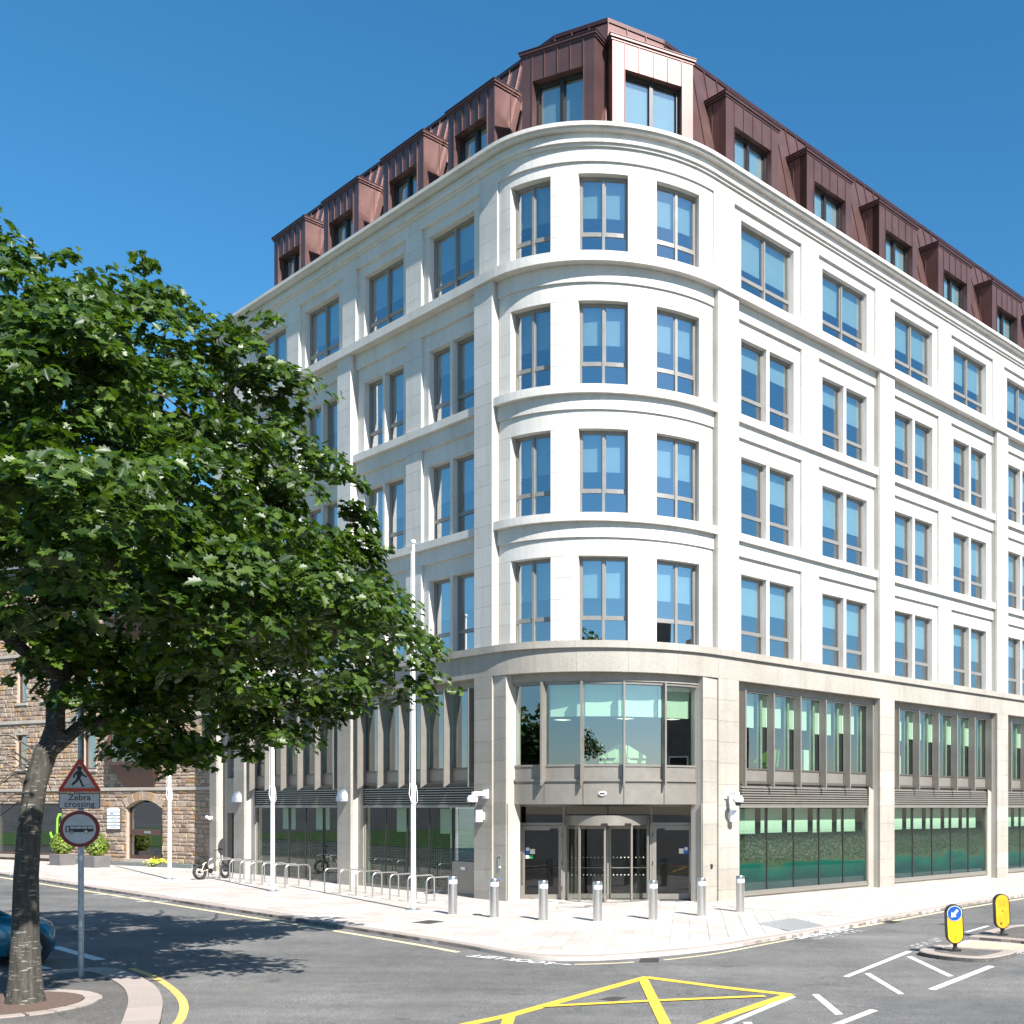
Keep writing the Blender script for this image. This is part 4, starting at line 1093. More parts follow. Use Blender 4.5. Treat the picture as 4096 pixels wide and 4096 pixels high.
MB().tube([(0, -.07, .295), (.30, -.05, .36), (.42, -.03, .38)], .018, 8).tube([(0, .07, .295), (.30, .05, .36), (.42, .03, .38)], .018, 8).tube([(0, -.07, .295), (.20, -.04, .60), (.30, -.02, .66)], .016, 8).tube([(0, .07, .295), (.20, .04, .60), (.30, .02, .66)], .016, 8).build('rear_frame', 'bike_sand', bike)
MB().tube([(.40, 0, .34), (.30, 0, .66), (.22, 0, .86)], .02, 10).build('seat_post', 'black', bike)
MB().loft([[(.08, -.09, .86), (.08, .09, .86), (.08, .08, .90), (.08, -.08, .90)], [(.26, -.06, .86), (.26, .06, .86), (.26, .05, .90), (.26, -.05, .90)], [(.37, -.02, .85), (.37, .02, .85), (.37, .02, .88), (.37, -.02, .88)]]).build('saddle', 'black', bike)
MB().tube([(.98, 0, .80), (.95, 0, 1.10)], .022, 10).tube([(1.0, 0, .72), (1.04, 0, .60)], .03, 10).tube([(1.03, -.07, .60), (1.12, -.075, .30)], .017, 8).tube([(1.03, .07, .60), (1.12, .075, .30)], .017, 8).tube([(1.03, -.08, .60), (1.03, .08, .60)], .02, 8).build('fork', 'black', bike)
MB().tube([(.90, -.30, 1.10), (.95, -.10, 1.14), (.95, .10, 1.14), (.90, .30, 1.10)], .014, 8).tube([(.85, -.31, 1.09), (.96, -.12, 1.10)], .008, 5).box(.92, 1.0, -.04, .05, 1.12, 1.20).build('handlebar', 'black', bike)
MB().tube([(.42, -.06, .32), (.42, -.075, .32)], .10, 20).build('chainring', 'black', bike)
MB().tube([(.42, -.08, .32), (.46, -.09, .17)], .012, 6).box(.42, .52, -.17, -.09, .155, .175).tube([(.42, .06, .32), (.38, .08, .47)], .012, 6).box(.33, .43, .08, .16, .465, .485).build('cranks', 'black', bike)

# ---- sign post by the tree
plain('sign_red', (.42, .035, .02), rough=.4); plain('sign_darkred', (.16, .012, .02), rough=.4); plain('sign_grey', (.42, .44, .46), rough=.45, var=.1, scale=8)
sp = thing('sign_post', 'galvanised post with zebra crossing and no-bus signs beside the tree', 'road sign', on_ground(-11.80, 19.13, R_(15)))
MB().lathe([(.045, -.02), (.045, 5.2), (.04, 5.22)], 16).build('pole', 'galvanised', sp, None, True)
def signplate(poly, r, z, mat, y0, y1, name, parent):
    k = .85 if parent is sp else 1               # plates are 0.62 m wide
    return MB().prism(poly, y0, y1, 'y').build(name, mat, parent, T((0, 0, z)) @ Matrix.Diagonal((k, 1, k, 1)))
def rounded(P, r, n=4):
    out = []
    for i in range(len(P)):
        p0, p1, p2 = Vector(P[i-1]), Vector(P[i]), Vector(P[(i+1) % len(P)])
        a = (p0-p1).normalized(); b = (p2-p1).normalized()
        s = p1+a*r; e = p1+b*r
        for k in range(n+1):
            t = k/n; q = s.lerp(p1, t).lerp(p1.lerp(e, t), t); out.append((q.x, q.y))
    return out
tri = lambda s: [(-s/2, -s*.29), (s/2, -s*.29), (0, s*.577)]
F = -.075
tz = 3.37
ts = signplate(rounded(tri(.80), .07), 0, tz, 'sign_red', F, F+.006, 'warning_sign', sp)
signplate(rounded(tri(.57), .015), 0, 0, 'sign_grey', F-.004, F-.001, 'face', ts)
man = MB(); q0, q1 = F-.008, F-.005
man.prism([(.045*math.cos(2*math.pi*k/14), .235+.045*math.sin(2*math.pi*k/14)) for k in range(14)], q0, q1, 'y')
for P in ([(-.05, .18), (.03, .19), (.055, .10), (.01, .0), (-.05, .02)], [(-.05, .18), (-.11, .10), (-.125, .02), (-.095, .015), (-.08, .08), (-.03, .13)], [(.03, .185), (.09, .09), (.15, .055), (.14, .03), (.07, .06), (.02, .12)],
          [(-.05, .03), (-.08, -.03), (-.16, -.12), (-.13, -.15), (-.04, -.06), (.0, .0)], [(.01, .02), (.05, -.05), (.07, -.13), (.11, -.14), (.11, -.165), (.045, -.165), (.01, -.06), (-.02, .0)]):
    man.prism([(x*.92, y*.92+.02) for x, y in P], q0, q1, 'y')
for y, x0, x1 in ((-.088, -.19, .19), (-.148, -.235, .235)):
    x = x0
    while x < x1:
        if not (y > -.1 and -.15 < x < .1): man.box(x, x+.028, q0, q1, y-.005, y+.005)
        x += .045
man.build('walking_figure', 'black', ts)
plate_ = signplate(rounded([(-.37, -.155), (.37, -.155), (.37, .155), (-.37, .155)], .025), 0, 3.01, 'black', F, F+.006, 'text_plate', sp)
signplate(rounded([(-.355, -.14), (.355, -.14), (.355, .14), (-.355, .14)], .02), 0, 0, 'sign_grey', F-.004, F-.001, 'face', plate_)
for s, z in (('Zebra', .065), ('crossing', -.07)): text_obj(s, .165, 'black', plate_, T((0, F-.0065, z)) @ RX(R_(90)), 0, 'CENTER', .0015)
circ = lambda r: [(r*math.cos(2*math.pi*k/40), r*math.sin(2*math.pi*k/40)) for k in range(40)]
rd = signplate(circ(.365), 0, 2.53, 'sign_darkred', F, F+.006, 'round_sign', sp)
signplate(circ(.295), 0, 0, 'sign_grey', F-.004, F-.001, 'face', rd)
bus = MB()
bus.prism([(-.25, -.065), (.15, -.065), (.25, -.045), (.25, .045), (.235, .065), (-.235, .065), (-.25, .04)], q0, q1, 'y'); bus.build('bus_symbol', 'black', rd)
wn_ = MB()
for k in range(4): wn_.box(-.165+.105*k, -.07+.105*k, q0-.003, q0-.001, .005, .05)
wn_.box(-.225, -.19, q0-.003, q0-.001, -.05, .045); wn_.build('bus_windows', 'sign_grey', rd)
for x in (-.14, .12):
    signplate([(x+a, -.065+b) for a, b in circ(.037)], 0, 0, 'sign_grey', q0-.0026, q0-.0012, 'bus_wheel', rd); signplate([(x+a, -.065+b) for a, b in circ(.029)], 0, 0, 'black', q0-.004, q0-.0028, 'bus_wheel', rd); signplate([(x+a, -.065+b) for a, b in circ(.016)], 0, 0, 'sign_grey', q0-.0055, q0-.0042, 'bus_wheel', rd)
for z in (3.37, 3.0, 2.53): MB().lathe([(.05, -.02), (.05, .02)], 14, (0, 0, z)).box(-.06, .06, -.07, -.03, z-.015, z+.015).build('clamp', 'galvanised', sp)

# ---- yellow keep-left bollards on the islands
plain('bollard_yellow', (.80, .43, .008), rough=.42, var=.06); plain('bollard_worn', (.62, .33, .008), rough=.55, var=.22, scale=5); plain('keep_blue', (.008, .075, .30), rough=.35)
def pill(w, z0, z1, n=12):
    r = w
    return [(r*math.cos(a), z1-r+r*math.sin(a)) for a in [math.pi*k/n for k in range(n+1)]]+[(r*math.cos(a), z0+r+r*math.sin(a)) for a in [math.pi+math.pi*k/n for k in range(n+1)]]
def keep_left(x, y, rz, front, label):
    t = thing('keep_left_bollard', label, 'traffic bollard', on_ground(x, y, rz) @ RY(R_(-3)), 'yellow traffic bollards')
    MB().prism(pill(.185, .15, .99), -.075, .075, 'y').build('rim', 'black', t)
    MB().prism(pill(.162, .172, .968), -.083, .083, 'y').build('panel', 'bollard_yellow' if front else 'bollard_worn', t)
    bx('side_strip', 'bollard_yellow', t, .183, .190, -.045, .045, .40, .74)
    MB().lathe([(.05, .06), (.045, .1), (.055, .16)], 12).box(-.12, .12, -.09, .09, -.005, .02).lathe([(.09, .02), (.05, .06)], 12).build('foot', 'black', t)
    if front:
        MB().prism([(a, .80+b) for a, b in circ(.172)], -.086, -.0835, 'y').build('disc_rim', 'black', t)
        d = MB().prism([(a, .80+b) for a, b in circ(.163)], -.090, -.0865, 'y').build('disc', 'reflective', t)
        MB().prism([(a, .80+b) for a, b in circ(.150)], -.0935, -.0905, 'y').build('blue_face', 'keep_blue', d)
        c = math.cos(R_(225)); s = math.sin(R_(225))
        A_ = [(.115, 0), (.02, .075), (.02, .028), (-.10, .028), (-.10, -.028), (.02, -.028), (.02, -.075)]
        MB().prism([(a*c-b*s, .80+a*s+b*c) for a, b in A_], -.0965, -.0938, 'y').build('arrow', 'reflective', d)
        for z in (.30, .265, .235): bx('mark', 'black', t, -.012, .012, -.085, -.0832, z-.01, z+.01)
    else:
        bx('mark', 'black', t, -.01, .01, -.085, -.0832, .56, .60); bx('mark', 'black', t, -.07, -.03, -.085, -.0832, .26, .31)
keep_left(3.99, 23.72, R_(6), True, 'yellow bollard with blue arrow disc on the near traffic island')
keep_left(5.64, 26.78, R_(8), False, 'plain weathered yellow bollard on the far traffic island')

# ---- turquoise hatchback nosing out behind the tree
m, nt, b = _new('car_paint'); b.inputs['Base Color'].default_value = (.008, .15, .24, 1); b.inputs['Metallic'].default_value = .35; b.inputs['Roughness'].default_value = .28; b.inputs['Coat Weight'].default_value = 1; b.inputs['Coat Roughness'].default_value = .03; M['car_paint'] = m
plain('lamp_lens', (.35, .36, .37), rough=.15, metal=.6)
hx, hy = -13.86, 20.90
car = thing('parked_car', 'turquoise hatchback half hidden behind the tree trunk', 'car', on_ground(hx, hy, PHI-R_(4), ROAD))
# car frame: x forward, near (right) side at y = 0, front axle at x = 0, width towards +y
CWD = 1.68
def ring(x, prof):
    """prof: list of (inset from side, z) going up the side; mirrored across the centre line"""
    return [(x, i, z) for i, z in prof]+[(x, CWD-i, z) for i, z in prof[::-1]]
secs = [(.72, [(.34, .30), (.30, .34), (.28, .46), (.32, .60), (.42, .66), (.52, .68)]), (.64, [(.20, .22), (.14, .30), (.12, .48), (.16, .66), (.28, .74), (.45, .76)]), (.46, [(.10, .20), (.05, .30), (.03, .52), (.06, .74), (.16, .82), (.36, .845)]),
        (.15, [(.07, .20), (.02, .32), (.0, .58), (.02, .80), (.12, .88), (.32, .91)]), (-.25, [(.06, .20), (.01, .32), (.0, .60), (.02, .84), (.10, .92), (.30, .95)]), (-.60, [(.06, .20), (.01, .32), (.0, .60), (.02, .88), (.07, .96), (.26, .985)]),
        (-1.6, [(.06, .20), (.01, .32), (.0, .62), (.02, .90), (.07, .97), (.26, .99)]), (-2.6, [(.06, .22), (.01, .34), (.0, .64), (.03, .92), (.09, .99), (.28, 1.0)]), (-3.05, [(.14, .28), (.08, .40), (.08, .64), (.12, .90), (.18, .97), (.34, .98)])]
secs = [(x*.68 if x > 0 else x, p) for x, p in secs]     # short front overhang
MB().loft([ring(x, p) for x, p in secs]).build('body', 'car_paint', car, None, True)
gs = [(-.30, [(.20, .90), (.22, .93), (.30, .94)]), (-.95, [(.09, .96), (.21, 1.34), (.36, 1.42)]), (-1.7, [(.08, .97), (.20, 1.42), (.36, 1.50)]), (-2.5, [(.09, .97), (.22, 1.38), (.38, 1.46)]), (-3.0, [(.20, .97), (.30, 1.10), (.42, 1.14)])]
plain('car_glass', (.02, .025, .03), rough=.08)
MB().loft([ring(x, p) for x, p in gs]).build('cabin_glass', 'car_glass', car, None, True)
MB().loft([ring(x, [(a, z+.012) for a, z in p[1:]]) for x, p in gs[1:4]]).build('roof', 'car_paint', car, None, True)
for y0 in (.0, CWD):
    s = 1 if y0 == 0 else -1
    MB().tube([(-.28, y0+s*.20, .93), (-.95, y0+s*.19, 1.36), (-1.7, y0+s*.185, 1.44)], .03, 6).build('pillar', 'car_paint', car)
    MB().loft([[(-.50, y0-s*.02, .95), (-.50, y0-s*.15, .97), (-.50, y0-s*.15, 1.08), (-.50, y0-s*.02, 1.08)], [(-.62, y0, .94), (-.62, y0-s*.17, .96), (-.62, y0-s*.17, 1.10), (-.62, y0, 1.10)]]).build('mirror', 'car_paint', car)
    MB().loft([[(.24, y0+s*.05, .74), (.24, y0+s*.09, .79), (.24, y0+s*.12, .76), (.24, y0+s*.10, .72)], [(.36, y0+s*.085, .68), (.36, y0+s*.16, .775), (.36, y0+s*.24, .74), (.36, y0+s*.18, .65)], [(.43, y0+s*.15, .65), (.43, y0+s*.26, .72), (.43, y0+s*.38, .70), (.43, y0+s*.28, .63)]]).build('headlight', 'car_glass', car, None, True)
    MB().box(-.52, -.512, y0-.002 if s > 0 else y0-.02, y0+.02 if s > 0 else y0+.002, .30, .93).build('door_seam', 'black', car)
    for xw in (0, -2.35):
        MB().lathe([(.33, -.01), (.345, .0), (.345, .2)], 24).build('wheel_arch', 'black', car, T((xw, y0-s*.003, .31)) @ RX(R_(-90 if s > 0 else 90)))
        w = MB().lathe([(.18, .0), (.28, -.01), (.305, .02), (.305, .16), (.28, .19)], 28).build('wheel', 'rubber', car, T((xw, y0-s*.012, .305)) @ RX(R_(-90 if s > 0 else 90)), True)
        rim = MB(); rim.lathe([(.19, -.004), (.20, -.012), (.185, -.014)], 24).lathe([(.05, -.01), (.05, -.02), (0, -.022)], 12)
        for k in range(7):
            a = 2*math.pi*k/7; rim.hexa([(.04*math.cos(a-.3), .04*math.sin(a-.3), -.012), (.185*math.cos(a-.12), .185*math.sin(a-.12), -.006), (.185*math.cos(a+.12), .185*math.sin(a+.12), -.006), (.04*math.cos(a+.3), .04*math.sin(a+.3), -.012)], [(.04*math.cos(a-.3), .04*math.sin(a-.3), -.022), (.185*math.cos(a-.12), .185*math.sin(a-.12), -.012), (.185*math.cos(a+.12), .185*math.sin(a+.12), -.012), (.04*math.cos(a+.3), .04*math.sin(a+.3), -.022)])
        rim.build('rim', 'lamp_lens', w)
bx('number_plate', 'white_paint', car, .485, .498, CWD/2-.26, CWD/2+.26, .40, .51)
bx('grille', 'black', car, .44, .493, .45, CWD-.45, .26, .36)
# ================================================================== TREES
def bark_material():
    m, nt, b = _new('bark')
    co = _coords(nt, 'pos')
    mp = nt.nodes.new('ShaderNodeMapping'); mp.inputs['Scale'].default_value = (2.0, 2.0, 14.0); nt.links.new(co, mp.inputs[0])
    mp2 = nt.nodes.new('ShaderNodeMapping'); mp2.inputs['Scale'].default_value = (9, 9, 1.2); nt.links.new(co, mp2.inputs[0])
    dash = _noise(nt, mp.outputs[0], 3.0, 3, .6); ver = _noise(nt, mp2.outputs[0], 2.0, 5, .7); big = _noise(nt, co, 1.6, 4)
    x = _ramp(nt, ver, [(.3, (.02, .018, .015)), (.55, (.055, .05, .042)), (.75, (.10, .09, .078))])
    d = _ramp(nt, dash, [(.60, (0, 0, 0)), (.66, (1, 1, 1))])
    x = _mix(nt, d, x, (.24, .225, .20))
    x = _mix(nt, 1.0, x, _ramp(nt, big, [(.3, (.7, .7, .68)), (.7, (1.15, 1.12, 1.05))]), 'MULTIPLY')
    nt.links.new(x, b.inputs['Base Color']); b.inputs['Roughness'].default_value = .9
    _bump(nt, b, ver, .6, .03); M['bark'] = m
bark_material()
def leaf_material(name, lo, hi, trans):
    m = bpy.data.materials.new(name); m.use_nodes = True; nt = m.node_tree
    b = nt.nodes['Principled BSDF']; out = nt.nodes['Material Output']
    g = nt.nodes.new('ShaderNodeNewGeometry')
    c = _ramp(nt, g.outputs['Random Per Island'], [(0, lo), (.6, tuple((a+b_)/2 for a, b_ in zip(lo, hi))), (1, hi)])
    nt.links.new(c, b.inputs['Base Color']); b.inputs['Roughness'].default_value = .42; b.inputs['Specular IOR Level'].default_value = .45
    tr = nt.nodes.new('ShaderNodeBsdfTranslucent'); nt.links.new(_mix(nt, 1.0, c, trans, 'MULTIPLY'), tr.inputs['Color'])
    mx = nt.nodes.new('ShaderNodeMixShader'); mx.inputs[0].default_value = .30
    nt.links.new(b.outputs[0], mx.inputs[1]); nt.links.new(tr.outputs[0], mx.inputs[2]); nt.links.new(mx.outputs[0], out.inputs['Surface'])
    M[name] = m
leaf_material('leaf', (.012, .033, .0055), (.075, .125, .014), (2.2, 2.4, .7))
leaf_material('leaf_shrub', (.10, .16, .02), (.24, .30, .05), (1.8, 1.9, .8))
leaf_material('leaf_park', (.018, .045, .010), (.055, .10, .018), (2, 2.2, .9))
# lobed leaf: two halves folded along the midrib (x across, y along)
HALF = np.array([(0, 0), (.10, .10), (.30, .12), (.22, .24), (.46, .40), (.27, .46), (.38, .70), (.16, .70), (.13, .88), (0, 1.0)])
def leaves_mesh(name, mat, C, N, size, rng, simple=False):
    """C centres (n,3), N preferred normals (n,3); one lobed leaf per row"""
    n = len(C)
    H = HALF if not simple else np.array([(0, 0), (.26, .25), (.32, .55), (0, 1.0)])
    k = len(H)
    Nn = N/np.linalg.norm(N, axis=1, keepdims=True)
    r = rng.normal(size=(n, 3)); Yd = np.cross(Nn, r); Yd /= np.linalg.norm(Yd, axis=1, keepdims=True); Xd = np.cross(Yd, Nn)
    s = size*rng.uniform(.6, 1.25, n)[:, None, None]; fold = rng.uniform(.05, .5, n)[:, None]; droop = rng.uniform(-.05, .45, n)[:, None]
    def half(sg):
        x = sg*H[:, 0][None, :]*np.ones((n, 1)); y = H[:, 1][None, :]*np.ones((n, 1))
        zz = np.abs(x)*fold-(y**2)*droop
        return C[:, None, :]+s*(x[..., None]*Xd[:, None, :]+(y-.35)[..., None]*Yd[:, None, :]+zz[..., None]*Nn[:, None, :])
    A, B = half(1), half(-1)
    V = np.concatenate([A, B[:, 1:-1]], axis=1)      # midrib verts shared
    nv = V.shape[1]
    fa = np.arange(k); fb_ = np.concatenate([[0], [k-1], np.arange(nv-1, k-1, -1)])
    F = np.empty((n, 2, k), dtype=np.int32)
    off = (np.arange(n)*nv)[:, None]
    F[:, 0, :] = off+fa[None, :]; F[:, 1, :] = off+fb_[None, :]
    me = bpy.data.meshes.new(name)
    me.vertices.add(n*nv); me.vertices.foreach_set('co', V.reshape(-1).astype(np.float32))
    me.loops.add(n*2*k); me.loops.foreach_set('vertex_index', F.reshape(-1))
    me.polygons.add(n*2); me.polygons.foreach_set('loop_start', np.arange(n*2, dtype=np.int32)*k)
    try: me.polygons.foreach_set('loop_total', np.full(n*2, k, dtype=np.int32))
    except Exception: pass
    me.materials.append(M[mat]); me.update(calc_edges=True); me.validate()
    return me
def crown(lobes, per_m2, rng, leaf, cluster=9, spread=.30, depth=.42):
    """leaf positions: clusters on and just under the skin of every lobe, some inside"""
    cs, ns = [], []
    for (c, r) in lobes:
        c = np.array(c); R3 = np.array(r if isinstance(r, (tuple, list)) else (r, r, r*.92))
        n = int(4*math.pi*(R3.mean()**2)*per_m2)
        d = rng.normal(size=(n, 3)); d /= np.linalg.norm(d, axis=1, keepdims=True)
        keep = d[:, 2] > -.75; d = d[keep]
        # uneven skin: bumps so that the outline is ragged
        ph = rng.uniform(0, 6.28, 6)
        bump = 1+.13*np.sin(3.1*d[:, 0]+ph[0])*np.sin(3.7*d[:, 1]+ph[1])+.12*np.sin(6.3*d[:, 0]+ph[2])*np.sin(5.9*d[:, 2]+ph[3])+.08*np.sin(11*d[:, 1]+ph[4])
        dep = 1-depth*rng.uniform(0, 1, len(d))**1.7
        p = c+d*R3*(bump*dep)[:, None]
        cs.append(p); ns.append(d)
    P = np.concatenate(cs); D = np.concatenate(ns)
    return P, D
def scatter(P, D, rng, cluster, spread):
    n = len(P)
    off = rng.normal(size=(n, cluster, 3))*spread*np.array([1, 1, .75])
    C = (P[:, None, :]+off).reshape(-1, 3)
    N = (D[:, None, :]*.55+off*.6/spread*.5+np.array([0, 0, .75])+rng.normal(size=(n, cluster, 3))*.45).reshape(-1, 3)
    return C, N
rng = np.random.default_rng(5)
oak = thing('street_tree', 'spreading lobed-leaf street tree with leaning pale trunk beside the sign post', 'tree', T((-11.07, 16.6, gz(-11.07))))
inv = Vector((-11.07, 16.6, gz(-11.07)))
def loc(P): return [tuple(Vector(p)-inv) for p in P]
TR = [(-11.07, 16.6, .02), (-11.07, 16.6, .22), (-11.07, 16.6, .55), (-11.07, 16.6, 1.06), (-11.09, 16.65, 1.99), (-11.07, 16.7, 2.73), (-11.02, 16.75, 3.35), (-10.94, 16.85, 3.80), (-10.86, 17.0, 4.15)]
MB().tube(loc(TR), [.285, .24, .21, .182, .162, .155, .152, .155, .13], 20).build('trunk', 'bark', oak, None, True)
LIMBS = [([(-10.92, 16.95, 4.0), (-11.0, 17.3, 4.8), (-11.15, 17.6, 5.46), (-11.12, 17.9, 5.8), (-11.09, 18.3, 6.32), (-11.0, 18.8, 6.96), (-10.99, 19.2, 7.53), (-11.1, 20, 8.97), (-11.25, 20.6, 10.3), (-11.4, 21, 11.4)], [.14, .13, .12, .11, .10, .09, .08, .06, .04, .02]),
         ([(-10.95, 16.9, 3.8), (-10.72, 17.3, 4.22), (-10.76, 18.5, 4.48), (-10.86, 20, 4.92), (-10.78, 21.5, 5.42), (-10.62, 22.3, 5.83), (-10.18, 23, 6.45), (-9.2, 23.8, 6.89), (-8.4, 24.4, 6.6)], [.10, .095, .09, .08, .07, .06, .05, .035, .02]),
         ([(-11.12, 17.55, 5.4), (-11.6, 17.9, 6.4), (-12.0, 18.3, 7.6), (-12.3, 18.7, 9.2), (-12.4, 19, 10.8), (-12.45, 19.2, 11.8)], [.12, .10, .085, .065, .04, .02]),
         ([(-11.0, 17.4, 5.0), (-11.9, 16.8, 5.9), (-12.6, 16.4, 6.8), (-13.2, 16.3, 8.0), (-13.6, 16.8, 9.5)], [.10, .085, .07, .05, .02]),
         ([(-11.0, 18.8, 6.96), (-10.8, 20.2, 7.7), (-10.5, 21.6, 8.6), (-10.2, 22.8, 9.6), (-10.2, 23.3, 10.6)], [.08, .07, .055, .04, .02]),
         ([(-10.85, 19.9, 4.9), (-10.2, 20.6, 5.6), (-9.7, 21.8, 6.5), (-9.4, 23.0, 7.6), (-9.4, 24, 8.8)], [.07, .06, .05, .035, .02]),
         ([(-10.75, 18.3, 4.5), (-10.0, 18.3, 5.0), (-9.2, 18.1, 5.7), (-8.5, 18.0, 6.2)], [.06, .05, .035, .02]),
         ([(-11.1, 18.2, 6.3), (-10.4, 18.4, 7.2), (-9.8, 18.6, 8.2), (-9.5, 18.9, 9.4)], [.07, .055, .04, .02]),
         ([(-10.86, 20.0, 4.9), (-11.2, 20.6, 4.7), (-11.5, 21.2, 4.5)], [.035, .025, .012])]
for P, r in LIMBS:
    Q = smooth3 = []
    for i in range(len(P)-1):
        p0 = P[max(i-1, 0)]; p1 = P[i]; p2 = P[i+1]; p3 = P[min(i+2, len(P)-1)]
        for k in range(3):
            t = k/3; q = tuple(.5*((2*p1[j])+(-p0[j]+p2[j])*t+(2*p0[j]-5*p1[j]+4*p2[j]-p3[j])*t*t+(-p0[j]+3*p1[j]-3*p2[j]+p3[j])*t**3) for j in range(3))
            Q.append((q, r[i]+(r[i+1]-r[i])*t))
    Q.append((P[-1], r[-1]))
    jit = random.Random(len(P)*17)
    pts = [(q[0]+jit.uniform(-.03, .03), q[1]+jit.uniform(-.03, .03), q[2]+jit.uniform(-.03, .03)) if 0 < i < len(Q)-1 else q for i, (q, _) in enumerate(Q)]
    MB().tube(loc(pts), [x for _, x in Q], 10).build('limb', 'bark', oak, None, True)
LOBES = [((-11.81, 18, 10.67), 1.5), ((-11.77, 20, 11.17), 1.65), ((-12.79, 17, 9.67), 1.9), ((-11.05, 20.5, 11.28), 1.35), ((-9.26, 20.5, 11.09), .8), ((-9.99, 20.5, 10.31), .95), ((-8.71, 21, 8.84), 1.15), ((-8.13, 22, 7.24), 1.05), ((-7.82, 23.5, 6.08), 0.88), ((-9.0, 22, 6.11), 1.25), ((-9.75, 20, 8.52), 1.9), ((-10.39, 18, 8.37), 1.85), ((-11.01, 16.5, 8.29), 1.8), ((-10.69, 17.5, 6.45), 1.45), ((-10.38, 19.5, 6.41), 1.65), ((-10.0, 21.5, 5.46), 1.2), ((-10.73, 19.5, 4.7), 0.8), ((-12.08, 15.5, 7.28), 2), ((-8.84, 14.2, 6.44), 1.3), ((-8.43, 15.5, 6.75), 1.25), ((-9.47, 15.5, 8.6), 1.25), ((-8.48, 17, 5.78), 0.95), ((-10.6, 17.8, 5.03), 0.8), ((-10.5, 20.5, 4.65), 0.7), ((-9.71, 22.5, 4.91), 0.7), ((-10.29, 21.5, 4.49), 0.45), ((-10.85, 16, 5.4), 0.35), ((-11.2, 17, 4.33), 0.3)]
LOBES += [((-6.3, 16.4, 6.0), .75), ((-6.99, 16.2, 6.45), .8), ((-7.59, 17.6, 5.88), .85), ((-7.68, 15.6, 6.15), .8), ((-8.1, 13.1, 6.75), .8), ((-10.97, 19, 4.4), .55), ((-10.65, 20, 4.35), .45), ((-10.46, 17, 5.4), .75), ((-9.9, 18.6, 5.1), .7)]
LOBES[17] = ((-12.4, 15.8, 7.7), 1.7)
# foliage in flat drooping sprays set over the skin of the lobes, with open air between them
def sprays(lobes, dens, inner, rng):
    cs, ds = [], []
    for c, r in lobes:
        n = max(3, int(4*math.pi*r*r*dens))
        d = rng.normal(size=(n, 3)); d /= np.linalg.norm(d, axis=1, keepdims=True)
        rad = r*np.where(rng.uniform(size=n) < inner, rng.uniform(.25, .8, n), rng.uniform(.8, 1.2, n))
        cs.append(np.array(c)+d*rad[:, None]*np.array([1, 1, .95])); ds.append(d)
    return np.concatenate(cs), np.concatenate(ds)
S, SD = sprays(LOBES, 2.5, .32, rng)
cen = np.array([c for c, r in LOBES]); rad = np.array([r for c, r in LOBES])
q = np.min(np.linalg.norm(S[:, None, :]-cen[None], axis=2)/rad[None], axis=1)
keep = (q > .62) | (rng.uniform(size=len(S)) < .30)
S, SD = S[keep], SD[keep]
hole = np.sin(1.9*S[:, 0]+.7*S[:, 2])*np.sin(2.1*S[:, 1]+1.3)+np.sin(2.6*S[:, 2]+1.1*S[:, 0])*np.sin(1.7*S[:, 1]-2.0*S[:, 0])*.8
keep = (hole > -.55) | (rng.uniform(size=len(S)) < .15)
S, SD = S[keep], SD[keep]
P, D = S, SD
CL, NL = [], []
for c, d in zip(S, SD):
    n = int(rng.integers(32, 70)); R0 = rng.uniform(.26, .56)
    a = rng.uniform(0, 2*math.pi, n); rr = R0*np.sqrt(rng.uniform(0, 1, n))
    out = np.stack([np.cos(a), np.sin(a), np.zeros(n)], axis=1)
    tilt = d*np.array([1, 1, 0])*.55
    p = c+out*rr[:, None]
    p[:, 2] += -(rr**2)*.7-(out*tilt).sum(axis=1)*rr*.9+rng.normal(size=n)*.07
    CL.append(p); NL.append(np.array([0, 0, 1.0])+out*(rr/R0)[:, None]*.7+tilt+rng.normal(size=(n, 3))*.42)
C = np.concatenate(CL); N = np.concatenate(NL)
C = C-np.array(inv)
cr = obj('foliage', leaves_mesh('foliage', 'leaf', C, N, .178, rng), oak); cr['kind'] = 'stuff'
# twigs that reach from the limbs into the leaf clumps
tw = MB(); anchors = [Vector(p) for P_, r in LIMBS for p in P_[2:]]
rt = random.Random(3); tw_n = {}
for i in rt.sample(range(len(P)), min(len(P), 520)):
    e = Vector(P[i]); a = min(anchors, key=lambda v: (v-e).length+rt.uniform(0, .8))
    used = tw_n.get(tuple(a), 0)
    if (a-e).length > 1.9 or used >= 6: continue
    tw_n[tuple(a)] = used+1
    mid = a.lerp(e, .5)+Vector((rt.uniform(-.2, .2), rt.uniform(-.2, .2), rt.uniform(-.05, .25)))
    tw.tube([tuple(v-inv) for v in (a, mid, e)], [.022, .014, .006], 5)
# a few bare twigs low on the trunk
for i in range(16):
    z = rt.uniform(3.0, 4.0); a = Vector((-11.0, 16.75, z)); d = Vector((rt.uniform(-1, .1), rt.uniform(-.5, .5), rt.uniform(-.4, .35)))
    tw.tube([tuple(v-inv) for v in (a, a+d*.5+Vector((0, 0, .12)), a+d*1.1)], [.012, .008, .004], 5)
k = tw.build('twigs', 'bark', oak); k['kind'] = 'stuff'
